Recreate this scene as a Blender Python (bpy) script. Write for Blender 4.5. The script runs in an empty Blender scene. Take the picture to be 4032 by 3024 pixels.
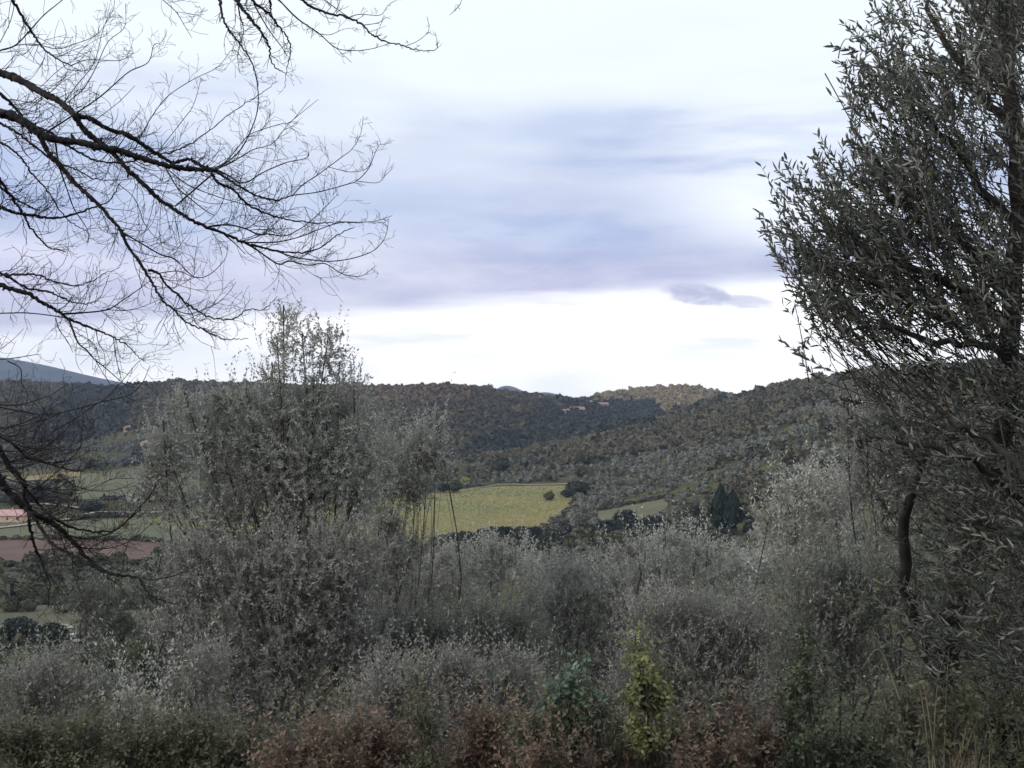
import bpy, math, random
import numpy as np
from mathutils import Vector, Matrix, noise as mnoise

SC = bpy.context.scene
COL = SC.collection
F = 1098.0                      # focal length in 1024-wide pixels
rng = np.random.default_rng(7)
random.seed(7)

# ------------------------------------------------------------------ camera
cam_d = bpy.data.cameras.new("camera")
cam = bpy.data.objects.new("camera", cam_d)
COL.objects.link(cam)
cam_d.sensor_width = 36.0
cam_d.lens = 36.0 * F / 1024.0
cam_d.clip_start = 0.1
cam_d.clip_end = 30000
cam.location = (0, 0, 0)
cam.rotation_euler = (math.radians(90), 0, 0)
SC.camera = cam

# ------------------------------------------------------------------ exposure
SC.view_settings.view_transform = 'Standard'
SC.view_settings.look = 'None'
SC.view_settings.gamma = 1
SC.view_settings.exposure = 1.0
SC.view_settings.use_curve_mapping = False
SC.cycles.max_bounces = 5
SC.cycles.diffuse_bounces = 3
SC.cycles.glossy_bounces = 2
SC.cycles.transmission_bounces = 3
SC.cycles.volume_bounces = 0

SUN_EL, SUN_AZ = 24.0, -104.0     # degrees; azimuth from +Y, negative = left

# ------------------------------------------------------------------ world
def build_world():
    w = bpy.data.worlds.new("World")
    SC.world = w
    w.use_nodes = True
    nt = w.node_tree
    nt.nodes.clear()
    N, L = nt.nodes.new, nt.links.new
    out = N('ShaderNodeOutputWorld')
    bg = N('ShaderNodeBackground')
    bg.inputs['Strength'].default_value = 0.1
    L(bg.outputs[0], out.inputs[0])
    sky = N('ShaderNodeTexSky')
    sky.sky_type = 'NISHITA'
    sky.sun_disc = False
    sky.sun_elevation = math.radians(SUN_EL)
    sky.sun_rotation = math.radians(SUN_AZ)
    tc = N('ShaderNodeTexCoord')
    sep = N('ShaderNodeSeparateXYZ')
    L(tc.outputs['Generated'], sep.inputs[0])

    def m(op, a, b=None, c=None, clamp=False):
        n = N('ShaderNodeMath')
        n.operation = op
        n.use_clamp = clamp
        for i, v in enumerate((a, b, c)):
            if v is None:
                continue
            if isinstance(v, (int, float)):
                n.inputs[i].default_value = v
            else:
                L(v, n.inputs[i])
        return n.outputs[0]

    def sstep(v, a, b):
        n = N('ShaderNodeMapRange')
        n.interpolation_type = 'SMOOTHSTEP'
        n.inputs['From Min'].default_value = a
        n.inputs['From Max'].default_value = b
        L(v, n.inputs['Value'])
        return n.outputs[0]

    def mix(f, a, b):
        n = N('ShaderNodeMix')
        n.data_type = 'RGBA'
        if isinstance(f, (int, float)):
            n.inputs[0].default_value = f
        else:
            L(f, n.inputs[0])
        for i, v in ((6, a), (7, b)):
            if isinstance(v, tuple):
                n.inputs[i].default_value = (*v, 1)
            else:
                L(v, n.inputs[i])
        return n.outputs[2]

    X, Y, Z = sep.outputs
    hyp = m('SQRT', m('ADD', m('MULTIPLY', X, X), m('MULTIPLY', Y, Y)))
    v = m('DIVIDE', Z, m('MAXIMUM', hyp, 0.02))
    az = m('ARCTAN2', X, Y)

    def nz(sx, sy, scale, detail, off=0.0, rough=0.5):
        cb = N('ShaderNodeCombineXYZ')
        L(m('MULTIPLY', az, sx), cb.inputs[0])
        L(m('MULTIPLY', v, sy), cb.inputs[1])
        cb.inputs[2].default_value = off
        n = N('ShaderNodeTexNoise')
        n.inputs['Scale'].default_value = scale
        n.inputs['Detail'].default_value = detail
        n.inputs['Roughness'].default_value = rough
        L(cb.outputs[0], n.inputs['Vector'])
        return n.outputs[0]

    n1 = nz(1.6, 6.0, 1.6, 4, 3.1)
    n2 = nz(2.0, 14.0, 1.7, 5, 9.3, 0.55)
    n3 = nz(3.0, 26.0, 2.0, 4, 5.7, 0.55)
    n4 = nz(1.2, 3.5, 1.5, 3, 14.2)
    # the cloud bank: a layer a few degrees above the ridge all round the horizon
    vv = m('ADD', v, m('MULTIPLY', m('SUBTRACT', n1, 0.5), 0.17))
    vv = m('ADD', vv, m('MULTIPLY', m('SUBTRACT', n2, 0.5), 0.05))
    vl = m('SUBTRACT', m('ADD', v, m('MULTIPLY', m('SUBTRACT', n3, 0.5), 0.025)), m('MULTIPLY', az, 0.075))
    lower = sstep(vl, 0.062, 0.088)
    upper = m('SUBTRACT', 1.0, sstep(vv, 0.165, 0.275))
    bank = m('MULTIPLY', lower, upper)
    streak = sstep(n2, 0.40, 0.60)
    right = m('MULTIPLY', sstep(az, 0.04, 0.24), sstep(v, 0.10, 0.16))
    bank = m('MULTIPLY', bank, m('SUBTRACT', 1.0, m('MULTIPLY', right, m('ADD', 0.22, m('MULTIPLY', streak, 0.68)))))
    bank = m('MULTIPLY', bank, m('ADD', 0.62, m('MULTIPLY', sstep(n4, 0.3, 0.6), 0.38)))
    bankcol = mix(sstep(vv, 0.10, 0.15), (3.2, 3.15, 4.4), (1.95, 2.42, 3.95))
    bankcol = mix(m('MULTIPLY', sstep(n2, 0.42, 0.62), 0.5), bankcol, (2.75, 2.85, 3.9))
    n5 = nz(6.0, 22.0, 2.2, 6, 21.3, 0.6)
    bank = m('MULTIPLY', bank, m('ADD', 0.86, m('MULTIPLY', sstep(n5, 0.32, 0.62), 0.14)))
    # overall veil
    veil = mix(sstep(v, 0.09, 0.22), (8.8, 8.7, 8.3), (5.15, 5.5, 5.85))
    veil = mix(m('MULTIPLY', sstep(n1, 0.45, 0.7), 0.7), veil, (4.6, 5.0, 5.6))
    colr = mix(bank, veil, bankcol)
    # thin streaks close to the horizon
    thin = m('MULTIPLY', sstep(n3, 0.56, 0.70), m('MULTIPLY', sstep(v, 0.01, 0.04), m('SUBTRACT', 1.0, sstep(v, 0.07, 0.09))))
    colr = mix(m('MULTIPLY', thin, 0.35), colr, (4.2, 4.5, 4.8))
    # one small dark cloud
    def puff(a0, v0, ra, rv, tilt, s=1.0):
        da = m('SUBTRACT', az, a0)
        dv = m('SUBTRACT', m('SUBTRACT', v, v0), m('MULTIPLY', da, tilt))
        dn = m('MULTIPLY', m('SUBTRACT', nz(30, 80, 1.2, 5, 1.7, .6), 0.5), 2.6)
        q = m('ADD', m('POWER', m('ABSOLUTE', m('DIVIDE', da, ra)), 2.0), m('POWER', m('ABSOLUTE', m('DIVIDE', dv, rv)), 2.0))
        q = m('ADD', q, dn)
        return m('MULTIPLY', m('SUBTRACT', 1.0, sstep(q, 0.1, 1.25)), s)
    p = m('MAXIMUM', puff(0.170, 0.0790, 0.036, 0.0098, -0.16), puff(0.208, 0.0725, 0.036, 0.0072, -0.08, 0.75))
    p = m('MAXIMUM', p, puff(0.262, 0.066, 0.026, 0.005, 0.0, 0.35))
    colr = mix(m('MULTIPLY', p, 0.9), colr, (2.75, 2.75, 3.9))
    fin = mix(0.93, sky.outputs[0], colr)
    # below the horizon: darker ground bounce
    fin = mix(sstep(v, -0.12, -0.02), (1.2, 1.15, 1.0), fin)
    L(fin, bg.inputs['Color'])
build_world()

# ------------------------------------------------------------------ sun
sd = bpy.data.lights.new("sun", 'SUN')
sd.energy = 0.9
sd.angle = math.radians(12)
sd.color = (1.0, 0.93, 0.83)
sun = bpy.data.objects.new("sun", sd)
COL.objects.link(sun)
_a, _e = math.radians(SUN_AZ), math.radians(SUN_EL)
_to = Vector((math.sin(_a) * math.cos(_e), math.cos(_a) * math.cos(_e), math.sin(_e)))
sun.rotation_euler = _to.to_track_quat('Z', 'Y').to_euler()

# ------------------------------------------------------------------ mesh helpers
def tag(o, label=None, cat=None, group=None, kind=None):
    if label: o['label'] = label
    if cat: o['category'] = cat
    if group: o['group'] = group
    if kind: o['kind'] = kind
    return o

class Acc:
    def __init__(s):
        s.v, s.q, s.t, s.n, s.a = [], [], [], 0, []
    def add(s, V, Q=None, T=None, A=None):
        V = np.asarray(V, dtype=np.float32).reshape(-1, 3)
        if Q is not None and len(Q): s.q.append(np.asarray(Q, dtype=np.int64).reshape(-1, 4) + s.n)
        if T is not None and len(T): s.t.append(np.asarray(T, dtype=np.int64).reshape(-1, 3) + s.n)
        s.v.append(V)
        s.a.append(np.asarray(A, dtype=np.float32) if A is not None else np.full(len(V), 0.5, np.float32))
        s.n += len(V)
    def mesh(s, name, mat, smooth=False, attr='tint'):
        me = bpy.data.meshes.new(name)
        V = np.concatenate(s.v) if s.v else np.zeros((0, 3), np.float32)
        Q = np.concatenate(s.q) if s.q else np.zeros((0, 4), np.int64)
        T = np.concatenate(s.t) if s.t else np.zeros((0, 3), np.int64)
        me.vertices.add(len(V))
        me.vertices.foreach_set('co', V.ravel())
        loops = np.concatenate([Q.ravel(), T.ravel()]).astype(np.int32)
        me.loops.add(len(loops))
        me.loops.foreach_set('vertex_index', loops)
        nf = len(Q) + len(T)
        me.polygons.add(nf)
        st = np.concatenate([np.arange(len(Q)) * 4, len(Q) * 4 + np.arange(len(T)) * 3]).astype(np.int32)
        me.polygons.foreach_set('loop_start', st)
        me.polygons.foreach_set('use_smooth', np.full(nf, bool(smooth)))
        me.update(calc_edges=True)
        A = np.concatenate(s.a)
        if A.ndim == 1:
            at_ = me.attributes.new(attr, 'FLOAT', 'POINT')
            at_.data.foreach_set('value', A.astype(np.float32))
        else:
            at_ = me.attributes.new('col', 'FLOAT_COLOR', 'POINT')
            A4 = np.concatenate([A, np.ones((len(A), 1), np.float32)], 1)
            at_.data.foreach_set('color', A4.ravel().astype(np.float32))
        me.materials.append(mat)
        return me
    def obj(s, name, mat, parent=None, smooth=False, **kw):
        o = bpy.data.objects.new(name, s.mesh(name, mat, smooth))
        COL.objects.link(o)
        if parent is not None: o.parent = parent
        tag(o, **kw)
        return o

def empty(name, loc=(0, 0, 0), **kw):
    o = bpy.data.objects.new(name, None)
    COL.objects.link(o)
    o.location = loc
    o.empty_display_size = 0.5
    return tag(o, **kw)

def norm(v):
    return v / np.maximum(np.linalg.norm(v, axis=-1, keepdims=True), 1e-9)

def tube(P, R, sides=6):
    P = np.asarray(P, float); R = np.asarray(R, float); n = len(P)
    T = norm(np.gradient(P, axis=0))
    ref = np.array([0.0, 0.0, 1.0]) if abs(T[0][2]) < 0.9 else np.array([1.0, 0, 0])
    B = norm(np.cross(T, ref)); C = np.cross(B, T)
    a = np.arange(sides) / sides * 2 * np.pi
    ring = (P[:, None] + R[:, None, None] * (np.cos(a)[None, :, None] * B[:, None] + np.sin(a)[None, :, None] * C[:, None]))
    V = ring.reshape(-1, 3)
    i = np.arange(n - 1)[:, None] * sides
    j = np.arange(sides)[None]; k = (j + 1) % sides
    Q = np.stack([i + j, i + k, i + sides + k, i + sides + j], -1).reshape(-1, 4)
    T_ = [[(n - 1) * sides, (n - 1) * sides + x, (n - 1) * sides + x + 1] for x in range(1, sides - 1)]
    return V, Q, T_

def spline(P, n):
    P = np.asarray(P, float)
    if len(P) < 3:
        t = np.linspace(0, 1, n)[:, None]
        return P[0] * (1 - t) + P[-1] * t
    Pp = np.vstack([2 * P[0] - P[1], P, 2 * P[-1] - P[-2]])
    s = np.linspace(0, len(P) - 1 - 1e-6, n)
    i = s.astype(int); t = (s - i)[:, None]
    a, b, c, d = Pp[i], Pp[i + 1], Pp[i + 2], Pp[i + 3]
    return 0.5 * ((2 * b) + (c - a) * t + (2 * a - 5 * b + 4 * c - d) * t * t + (3 * b - a - 3 * c + d) * t ** 3)

def basis(D):
    ref = np.tile(np.array([0.0, 0, 1.0]), (len(D), 1))
    ref[np.abs(D[:, 2]) > 0.92] = (1, 0, 0)
    B = norm(np.cross(D, ref))
    return B, np.cross(B, D)

def twig_mesh(acc, P, D, L, bend, r0, r1, segs=3):
    """many thin curved shoots at once, three-sided"""
    n = len(P)
    if n == 0: return
    t = np.linspace(0, 1, segs + 1)
    C = P[:, None] + D[:, None] * (L[:, None, None] * t[None, :, None]) + bend[:, None] * (t ** 2)[None, :, None]
    B, E = basis(D)
    a = np.arange(3) / 3 * 2 * np.pi
    R = (r0[:, None] * (1 - t) + r1 * t)
    V = C[:, :, None] + R[:, :, None, None] * (np.cos(a)[None, None, :, None] * B[:, None, None] + np.sin(a)[None, None, :, None] * E[:, None, None])
    S = (segs + 1) * 3
    b = np.arange(n)[:, None, None] * S + np.arange(segs)[None, :, None] * 3
    j = np.arange(3)[None, None]; k = (j + 1) % 3
    Q = np.stack(np.broadcast_arrays(b + j, b + k, b + 3 + k, b + 3 + j), -1).reshape(-1, 4)
    acc.add(V.reshape(-1, 3), Q, A=np.repeat(rng.random(n), S))

def leaf_mesh(acc, B, A, Nn, l, w, tint, big=False, fold=0.25):
    n = len(B)
    if n == 0: return
    S = norm(np.cross(A, Nn)); Nn = np.cross(S, A)
    l = l[:, None]; w = w[:, None]
    droop = -Nn * l * 0.10
    if big:
        v = [B, B + A * l * .30 + S * w * .5 + Nn * w * fold, B + A * l * .68 + S * w * .44 + Nn * w * fold + droop * .5,
             B + A * l + droop, B + A * l * .68 - S * w * .44 + Nn * w * fold + droop * .5, B + A * l * .30 - S * w * .5 + Nn * w * fold]
        V = np.stack(v, 1).reshape(-1, 3)
        b = np.arange(n)[:, None] * 6
        Q = np.concatenate([b + np.array([[0, 1, 2, 3]]), b + np.array([[0, 3, 4, 5]])])
        acc.add(V, Q, A=np.repeat(tint, 6))
    else:
        v = [B, B + A * l * .48 + S * w * .5, B + A * l + droop, B + A * l * .48 - S * w * .5]
        V = np.stack(v, 1).reshape(-1, 3)
        b = np.arange(n)[:, None] * 4
        acc.add(V, b + np.array([[0, 1, 2, 3]]), A=np.repeat(tint, 4))

def leaves_on_twigs(P, D, L, bend, m, ang=0.7, t0=0.12):
    """leaf base, axis, normal for m leaves on each twig (opposite pairs)"""
    n = len(P)
    k = np.arange(m)
    t = t0 + (1 - t0) * ((k // 2) + 0.5) / max(1, (m + 1) // 2)
    t = np.clip(t[None] + rng.normal(0, .03, (n, m)), .03, 1.0)
    base = P[:, None] + D[:, None] * (L[:, None, None] * t[..., None]) + bend[:, None] * (t ** 2)[..., None]
    tang = norm(D[:, None] * L[:, None, None] + 2 * bend[:, None] * t[..., None])
    Bv, Ev = basis(D)
    ph = rng.random((n, 1)) * 6.28 + (k // 2)[None] * 1.57 + (k % 2)[None] * np.pi + rng.normal(0, .35, (n, m))
    side = np.cos(ph)[..., None] * Bv[:, None] + np.sin(ph)[..., None] * Ev[:, None]
    an = ang + rng.normal(0, .2, (n, m))
    ax = norm(tang * np.cos(an)[..., None] + side * np.sin(an)[..., None])
    nn = norm(tang * np.sin(an)[..., None] * 1.0 - side * np.cos(an)[..., None] + rng.normal(0, .45, (n, m, 3)))
    return base.reshape(-1, 3), ax.reshape(-1, 3), nn.reshape(-1, 3)

# ------------------------------------------------------------------ materials
def nodes(name):
    m = bpy.data.materials.new(name)
    m.use_nodes = True
    nt = m.node_tree
    return m, nt, nt.nodes['Principled BSDF'], nt.nodes.new, nt.links.new

def ramp(N, stops):
    r = N('ShaderNodeValToRGB')
    el = r.color_ramp.elements
    while len(el) < len(stops): el.new(0.5)
    for e, (p, c) in zip(el, stops):
        e.position = p; e.color = (*c, 1)
    return r

def leaf_mat(name, front, back, rough=0.5, spec=0.4, trans=0.12):
    m, nt, b, N, L = nodes(name)
    at_ = N('ShaderNodeAttribute'); at_.attribute_name = 'tint'
    rf, rb = ramp(N, front), ramp(N, back)
    L(at_.outputs['Fac'], rf.inputs[0]); L(at_.outputs['Fac'], rb.inputs[0])
    g = N('ShaderNodeNewGeometry')
    mx = N('ShaderNodeMix'); mx.data_type = 'RGBA'
    L(g.outputs['Backfacing'], mx.inputs[0]); L(rf.outputs[0], mx.inputs[6]); L(rb.outputs[0], mx.inputs[7])
    L(mx.outputs[2], b.inputs['Base Color'])
    b.inputs['Roughness'].default_value = rough
    b.inputs['Specular IOR Level'].default_value = spec
    tr = N('ShaderNodeBsdfTranslucent'); L(rf.outputs[0], tr.inputs[0])
    ms = N('ShaderNodeMixShader'); ms.inputs[0].default_value = trans
    L(b.outputs[0], ms.inputs[1]); L(tr.outputs[0], ms.inputs[2])
    L(ms.outputs[0], nt.nodes['Material Output'].inputs[0])
    return m

def noise_mat(name, stops, scale, detail=5, rough=0.85, bump=0.0, coord='Object', bscale=None, spec=0.2):
    m, nt, b, N, L = nodes(name)
    tc = N('ShaderNodeTexCoord')
    n = N('ShaderNodeTexNoise'); n.inputs['Scale'].default_value = scale; n.inputs['Detail'].default_value = detail
    n.inputs['Roughness'].default_value = 0.62
    L(tc.outputs[coord], n.inputs['Vector'])
    r = ramp(N, stops); L(n.outputs[0], r.inputs[0]); L(r.outputs[0], b.inputs['Base Color'])
    b.inputs['Roughness'].default_value = rough
    b.inputs['Specular IOR Level'].default_value = spec
    if bump:
        n2 = N('ShaderNodeTexNoise'); n2.inputs['Scale'].default_value = bscale or scale * 3; n2.inputs['Detail'].default_value = 4
        L(tc.outputs[coord], n2.inputs['Vector'])
        bp = N('ShaderNodeBump'); bp.inputs['Strength'].default_value = bump
        L(n2.outputs[0], bp.inputs['Height']); L(bp.outputs[0], b.inputs['Normal'])
    return m

def col_mat(name, rough=0.8, jitter=0.35):
    """crown colour from the per-tree colour attribute, varied per object"""
    m, nt, b, N, L = nodes(name)
    at_ = N('ShaderNodeAttribute'); at_.attribute_name = 'col'
    oi = N('ShaderNodeObjectInfo')
    mm = N('ShaderNodeMapRange'); mm.inputs['To Min'].default_value = 1 - jitter; mm.inputs['To Max'].default_value = 1 + jitter
    L(oi.outputs['Random'], mm.inputs[0])
    vm = N('ShaderNodeVectorMath'); vm.operation = 'SCALE'
    L(at_.outputs['Color'], vm.inputs[0]); L(mm.outputs[0], vm.inputs['Scale'])
    L(vm.outputs[0], b.inputs['Base Color'])
    b.inputs['Roughness'].default_value = rough
    b.inputs['Specular IOR Level'].default_value = 0.15
    return m

M = {}
M['olive'] = leaf_mat('olive_leaf', [(0, (.120, .128, .110)), (.7, (.175, .182, .155)), (.95, (.25, .255, .215)), (1, (.33, .29, .14))], [(0, (.26, .265, .24)), (1, (.42, .425, .38))], rough=.55, spec=.3, trans=.25)
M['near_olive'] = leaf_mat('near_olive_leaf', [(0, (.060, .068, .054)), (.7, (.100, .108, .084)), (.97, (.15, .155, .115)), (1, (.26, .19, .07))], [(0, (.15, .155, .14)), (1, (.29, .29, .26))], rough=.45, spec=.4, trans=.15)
M['silver'] = leaf_mat('silver_leaf', [(0, (.27, .27, .24)), (.6, (.42, .415, .37)), (.95, (.62, .61, .54)), (1, (.52, .46, .28))], [(0, (.44, .44, .40)), (1, (.70, .69, .63))], rough=.55, spec=.35, trans=.28)
M['grey'] = leaf_mat('grey_leaf', [(0, (.19, .19, .175)), (.7, (.27, .268, .245)), (.96, (.44, .435, .39)), (1, (.40, .36, .22))], [(0, (.34, .34, .315)), (1, (.54, .535, .49))], rough=.55, spec=.3, trans=.28)
M['bramble'] = leaf_mat('bramble_leaf', [(0, (.080, .086, .052)), (.6, (.130, .130, .078)), (.9, (.20, .185, .11)), (1, (.27, .19, .12))], [(0, (.15, .15, .11)), (1, (.24, .24, .18))], rough=.55, spec=.3, trans=.25)
M['tall'] = leaf_mat('tall_tree_leaf', [(0, (.24, .245, .22)), (.7, (.34, .345, .31)), (.97, (.52, .52, .46)), (1, (.42, .38, .22))], [(0, (.34, .345, .31)), (1, (.52, .52, .47))], rough=.55, spec=.3, trans=.3)
M['russet'] = leaf_mat('russet_leaf', [(0, (.135, .085, .066)), (.5, (.22, .148, .115)), (.72, (.29, .20, .155)), (.76, (.13, .135, .075)), (1, (.22, .21, .11))], [(0, (.20, .145, .115)), (1, (.31, .235, .185))], rough=.6, spec=.25, trans=.25)
M['lime'] = leaf_mat('lime_leaf', [(0, (.14, .155, .065)), (.6, (.25, .26, .11)), (1, (.40, .39, .18))], [(0, (.15, .16, .08)), (1, (.28, .28, .15))], rough=.5, spec=.3, trans=.25)
M['teal'] = leaf_mat('teal_leaf', [(0, (.075, .115, .078)), (.6, (.115, .175, .12)), (1, (.19, .25, .17))], [(0, (.12, .16, .12)), (1, (.20, .24, .18))], rough=.5, spec=.35)
M['deepgreen'] = leaf_mat('deep_green_leaf', [(0, (.050, .070, .040)), (.6, (.085, .110, .060)), (1, (.15, .155, .08))], [(0, (.09, .105, .07)), (1, (.15, .165, .11))], rough=.5, spec=.35, trans=.2)
M['straw'] = leaf_mat('straw_blade', [(0, (.12, .09, .055)), (.6, (.22, .18, .11)), (1, (.32, .28, .19))],
                      [(0, (.16, .12, .065)), (1, (.42, .38, .26))], rough=.7, spec=.2)
M['bark'] = noise_mat('bark', [(.3, (.024, .022, .020)), (.55, (.048, .044, .040)), (.75, (.085, .08, .07))], 14, bump=.5, bscale=60)
M['darkbark'] = noise_mat('dark_bark', [(.3, (.012, .010, .012)), (.55, (.028, .024, .026)), (.78, (.075, .075, .06))], 9, bump=.6, bscale=70)
M['twig'] = noise_mat('twig_bark', [(.3, (.018, .014, .016)), (.7, (.045, .036, .036))], 12)
M['greytwig'] = noise_mat('grey_twig_bark', [(.3, (.11, .105, .09)), (.7, (.19, .18, .155))], 12)
M['crown'] = col_mat('far_crown', jitter=.18)

# ------------------------------------------------------------------ terrain
NEAR_Y = np.array([-60, -20, 0, 3, 8, 14, 20, 40, 80, 140, 200, 240])
NEAR_Z = np.array([13, 4, -1.62, -2.1, -3.75, -5.8, -7.9, -15.0, -28, -41.5, -49, -52.7])
# columns (pixel column, knots of (distance, picture row)); every knot is one point of the land in that direction
COLS = [
 (-900, [(240, 620), (400, 545), (520, 500), (700, 440), (850, 400), (1000, 370), (1200, 350), (1500, 345), (2600, 380)]),
 (-300, [(240, 625), (400, 548), (620, 487), (760, 452), (900, 437), (1000, 420), (1150, 398), (1350, 374), (2600, 392)]),
 (0,    [(240, 625), (400, 548), (620, 484), (760, 455), (900, 437), (1000, 420), (1150, 401), (1350, 380), (2600, 396)]),
 (75,   [(240, 625), (400, 548), (620, 484), (760, 452), (900, 436), (1000, 420), (1150, 402), (1350, 382), (2600, 396)]),
 (115,  [(240, 625), (400, 548), (620, 484), (760, 450), (880, 430), (980, 417), (1150, 402), (1380, 385), (2600, 396)]),
 (145,  [(240, 625), (400, 548), (620, 485), (750, 449), (860, 425), (960, 411), (1130, 396), (1350, 380), (2600, 396)]),
 (185,  [(240, 625), (400, 548), (620, 486), (740, 452), (850, 430), (960, 415), (1100, 397), (1300, 379), (2600, 396)]),
 (300,  [(240, 625), (400, 548), (620, 487), (720, 461), (850, 440), (950, 423), (1050, 405), (1200, 383), (2600, 396)]),
 (400,  [(240, 625), (400, 547), (620, 487), (700, 467), (780, 452), (880, 434), (1000, 410), (1180, 384), (2600, 396)]),
 (460,  [(240, 625), (400, 546), (620, 487), (700, 469), (760, 459), (830, 447), (980, 415), (1180, 383), (2600, 396)]),
 (520,  [(240, 625), (400, 545), (600, 488), (700, 466), (800, 449), (880, 450), (1040, 424), (1300, 391), (2600, 398)]),
 (580,  [(240, 625), (400, 545), (560, 496), (680, 462), (880, 433), (960, 436), (1150, 422), (1480, 399), (2600, 400)]),
 (640,  [(240, 628), (400, 545), (530, 497), (680, 457), (980, 414), (1080, 424), (1450, 412), (1900, 387), (2600, 394)]),
 (690,  [(240, 632), (390, 545), (510, 492), (690, 443), (1000, 402), (1100, 416), (1500, 405), (1900, 385), (2600, 394)]),
 (730,  [(240, 632), (380, 543), (500, 486), (700, 432), (1000, 394.5), (1100, 412), (1500, 408), (1900, 395), (2600, 400)]),
 (765,  [(240, 632), (370, 542), (490, 480), (690, 424), (980, 384), (1090, 400), (1500, 405), (1900, 402), (2600, 405)]),
 (800,  [(240, 632), (360, 538), (480, 470), (680, 415), (940, 375), (1060, 390), (1500, 402), (1900, 404), (2600, 405)]),
 (880,  [(230, 630), (330, 535), (460, 465), (660, 405), (900, 366), (1020, 380), (1500, 400), (1900, 404), (2600, 405)]),
 (1024, [(210, 620), (300, 530), (430, 455), (600, 400), (850, 354), (980, 366), (1400, 390), (1900, 400), (2600, 405)]),
 (1400, [(200, 600), (280, 500), (400, 430), (560, 370), (800, 325), (950, 330), (1400, 370), (1900, 390), (2600, 400)]),
 (2200, [(200, 580), (260, 480), (360, 400), (520, 340), (760, 300), (950, 310), (1400, 360), (1900, 390), (2600, 400)]),
]
LU = np.linspace(-900, 2200, 621)
LY = np.geomspace(200, 2600, 400)
def _table():
    us = np.array([c[0] for c in COLS], float)
    KY = np.array([[k[0] for k in c[1]] for c in COLS], float)
    KZ = np.array([[-(k[1] - 384) / F * k[0] for k in c[1]] for c in COLS], float)
    out = np.zeros((len(LU), len(LY)))
    for i, u in enumerate(LU):
        ky = [np.interp(u, us, KY[:, j]) for j in range(KY.shape[1])]
        kz = [np.interp(u, us, KZ[:, j]) for j in range(KZ.shape[1])]
        ky = [200.0] + ky if ky[0] > 201 else ky
        kz = [-49.0] + kz if len(kz) < len(ky) else kz
        out[i] = np.interp(LY, ky, kz)
    k = np.exp(-np.linspace(-2, 2, 9) ** 2); k /= k.sum()
    for ax, rep in ((1, 1), (0, 1)):
        for _ in range(rep):
            p = np.pad(out, [(4, 4) if a == ax else (0, 0) for a in (0, 1)], mode='edge')
            out = np.apply_along_axis(lambda r: np.convolve(r, k, 'valid'), ax, p)
    return out
TAB = _table()
def hash_noise(x, y, seed):
    """cheap smooth value noise for arrays"""
    xi, yi = np.floor(x).astype(np.int64), np.floor(y).astype(np.int64)
    fx, fy = x - xi, y - yi
    fx = fx * fx * (3 - 2 * fx); fy = fy * fy * (3 - 2 * fy)
    def h(a, b):
        n = (a * 374761393 + b * 668265263 + seed * 1274126177) & 0x7fffffff
        n = ((n ^ (n >> 13)) * 1274126177) & 0x7fffffff
        return ((n ^ (n >> 16)) & 0xffff) / 65535.0
    return (h(xi, yi) * (1 - fx) * (1 - fy) + h(xi + 1, yi) * fx * (1 - fy) + h(xi, yi + 1) * (1 - fx) * fy + h(xi + 1, yi + 1) * fx * fy)
def fbm(x, y, seed, o=3):
    s = 0; a = 1; t = 0
    for i in range(o):
        s = s + a * hash_noise(x * 2 ** i, y * 2 ** i, seed + i); t += a; a *= .5
    return s / t - .5
def zt(x, y):
    x = np.asarray(x, float); y = np.asarray(y, float)
    zn = np.interp(y, NEAR_Y, NEAR_Z) + fbm(x / 6, y / 6, 3) * .5 * np.clip(y / 10, 0, 1)
    yy = np.clip(y, 200, 2600)
    u = np.clip(512 + F * x / yy, -900, 2199.9)
    fu = (u + 900) / 5.0; fy = np.log(yy / 200) / np.log(13.0) * 399
    iu = np.clip(fu.astype(int), 0, 619); iy = np.clip(fy.astype(int), 0, 398)
    a = fu - iu; b = fy - iy
    zf = TAB[iu, iy] * (1 - a) * (1 - b) + TAB[iu + 1, iy] * a * (1 - b) + TAB[iu, iy + 1] * (1 - a) * b + TAB[iu + 1, iy + 1] * a * b
    zf = zf + fbm(x / 70, y / 70, 11) * 5 * np.clip((y - 650) / 400, 0, 1) + fbm(x / 25, y / 25, 21) * .8
    zf = zf - 5.5 * np.clip((y - 600) / 250, 0, 1)
    w = np.clip((y - 200) / 40, 0, 1); w = w * w * (3 - 2 * w)
    return zn * (1 - w) + zf * w
MY = np.concatenate([np.geomspace(4, 200, 200), np.geomspace(201, 2500, 900)])
def at(px, py, ymin=150):
    """ground point seen at this picture position (first hit past ymin)"""
    px = np.atleast_1d(np.asarray(px, float)); py = np.atleast_1d(np.asarray(py, float))
    out = np.zeros((len(px), 3))
    my = MY[MY >= ymin]
    for i in range(len(px)):
        x = (px[i] - 512) / F * my
        d = zt(x, my) - (384 - py[i]) / F * my
        h = np.nonzero(d > 0)[0]
        j = h[0] if len(h) else len(my) - 1
        Y = my[j]
        if j > 0 and len(h):
            t = d[j - 1] / (d[j - 1] - d[j] + 1e-9)
            Y = my[j - 1] + (my[j] - my[j - 1]) * np.clip(t, 0, 1)
        xx = (px[i] - 512) / F * Y
        out[i] = (xx, Y, float(zt(xx, Y)))
    return out
def W(px, py, Y):
    return np.array([(px - 512) / F * Y, Y, (384 - py) / F * Y])

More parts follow.
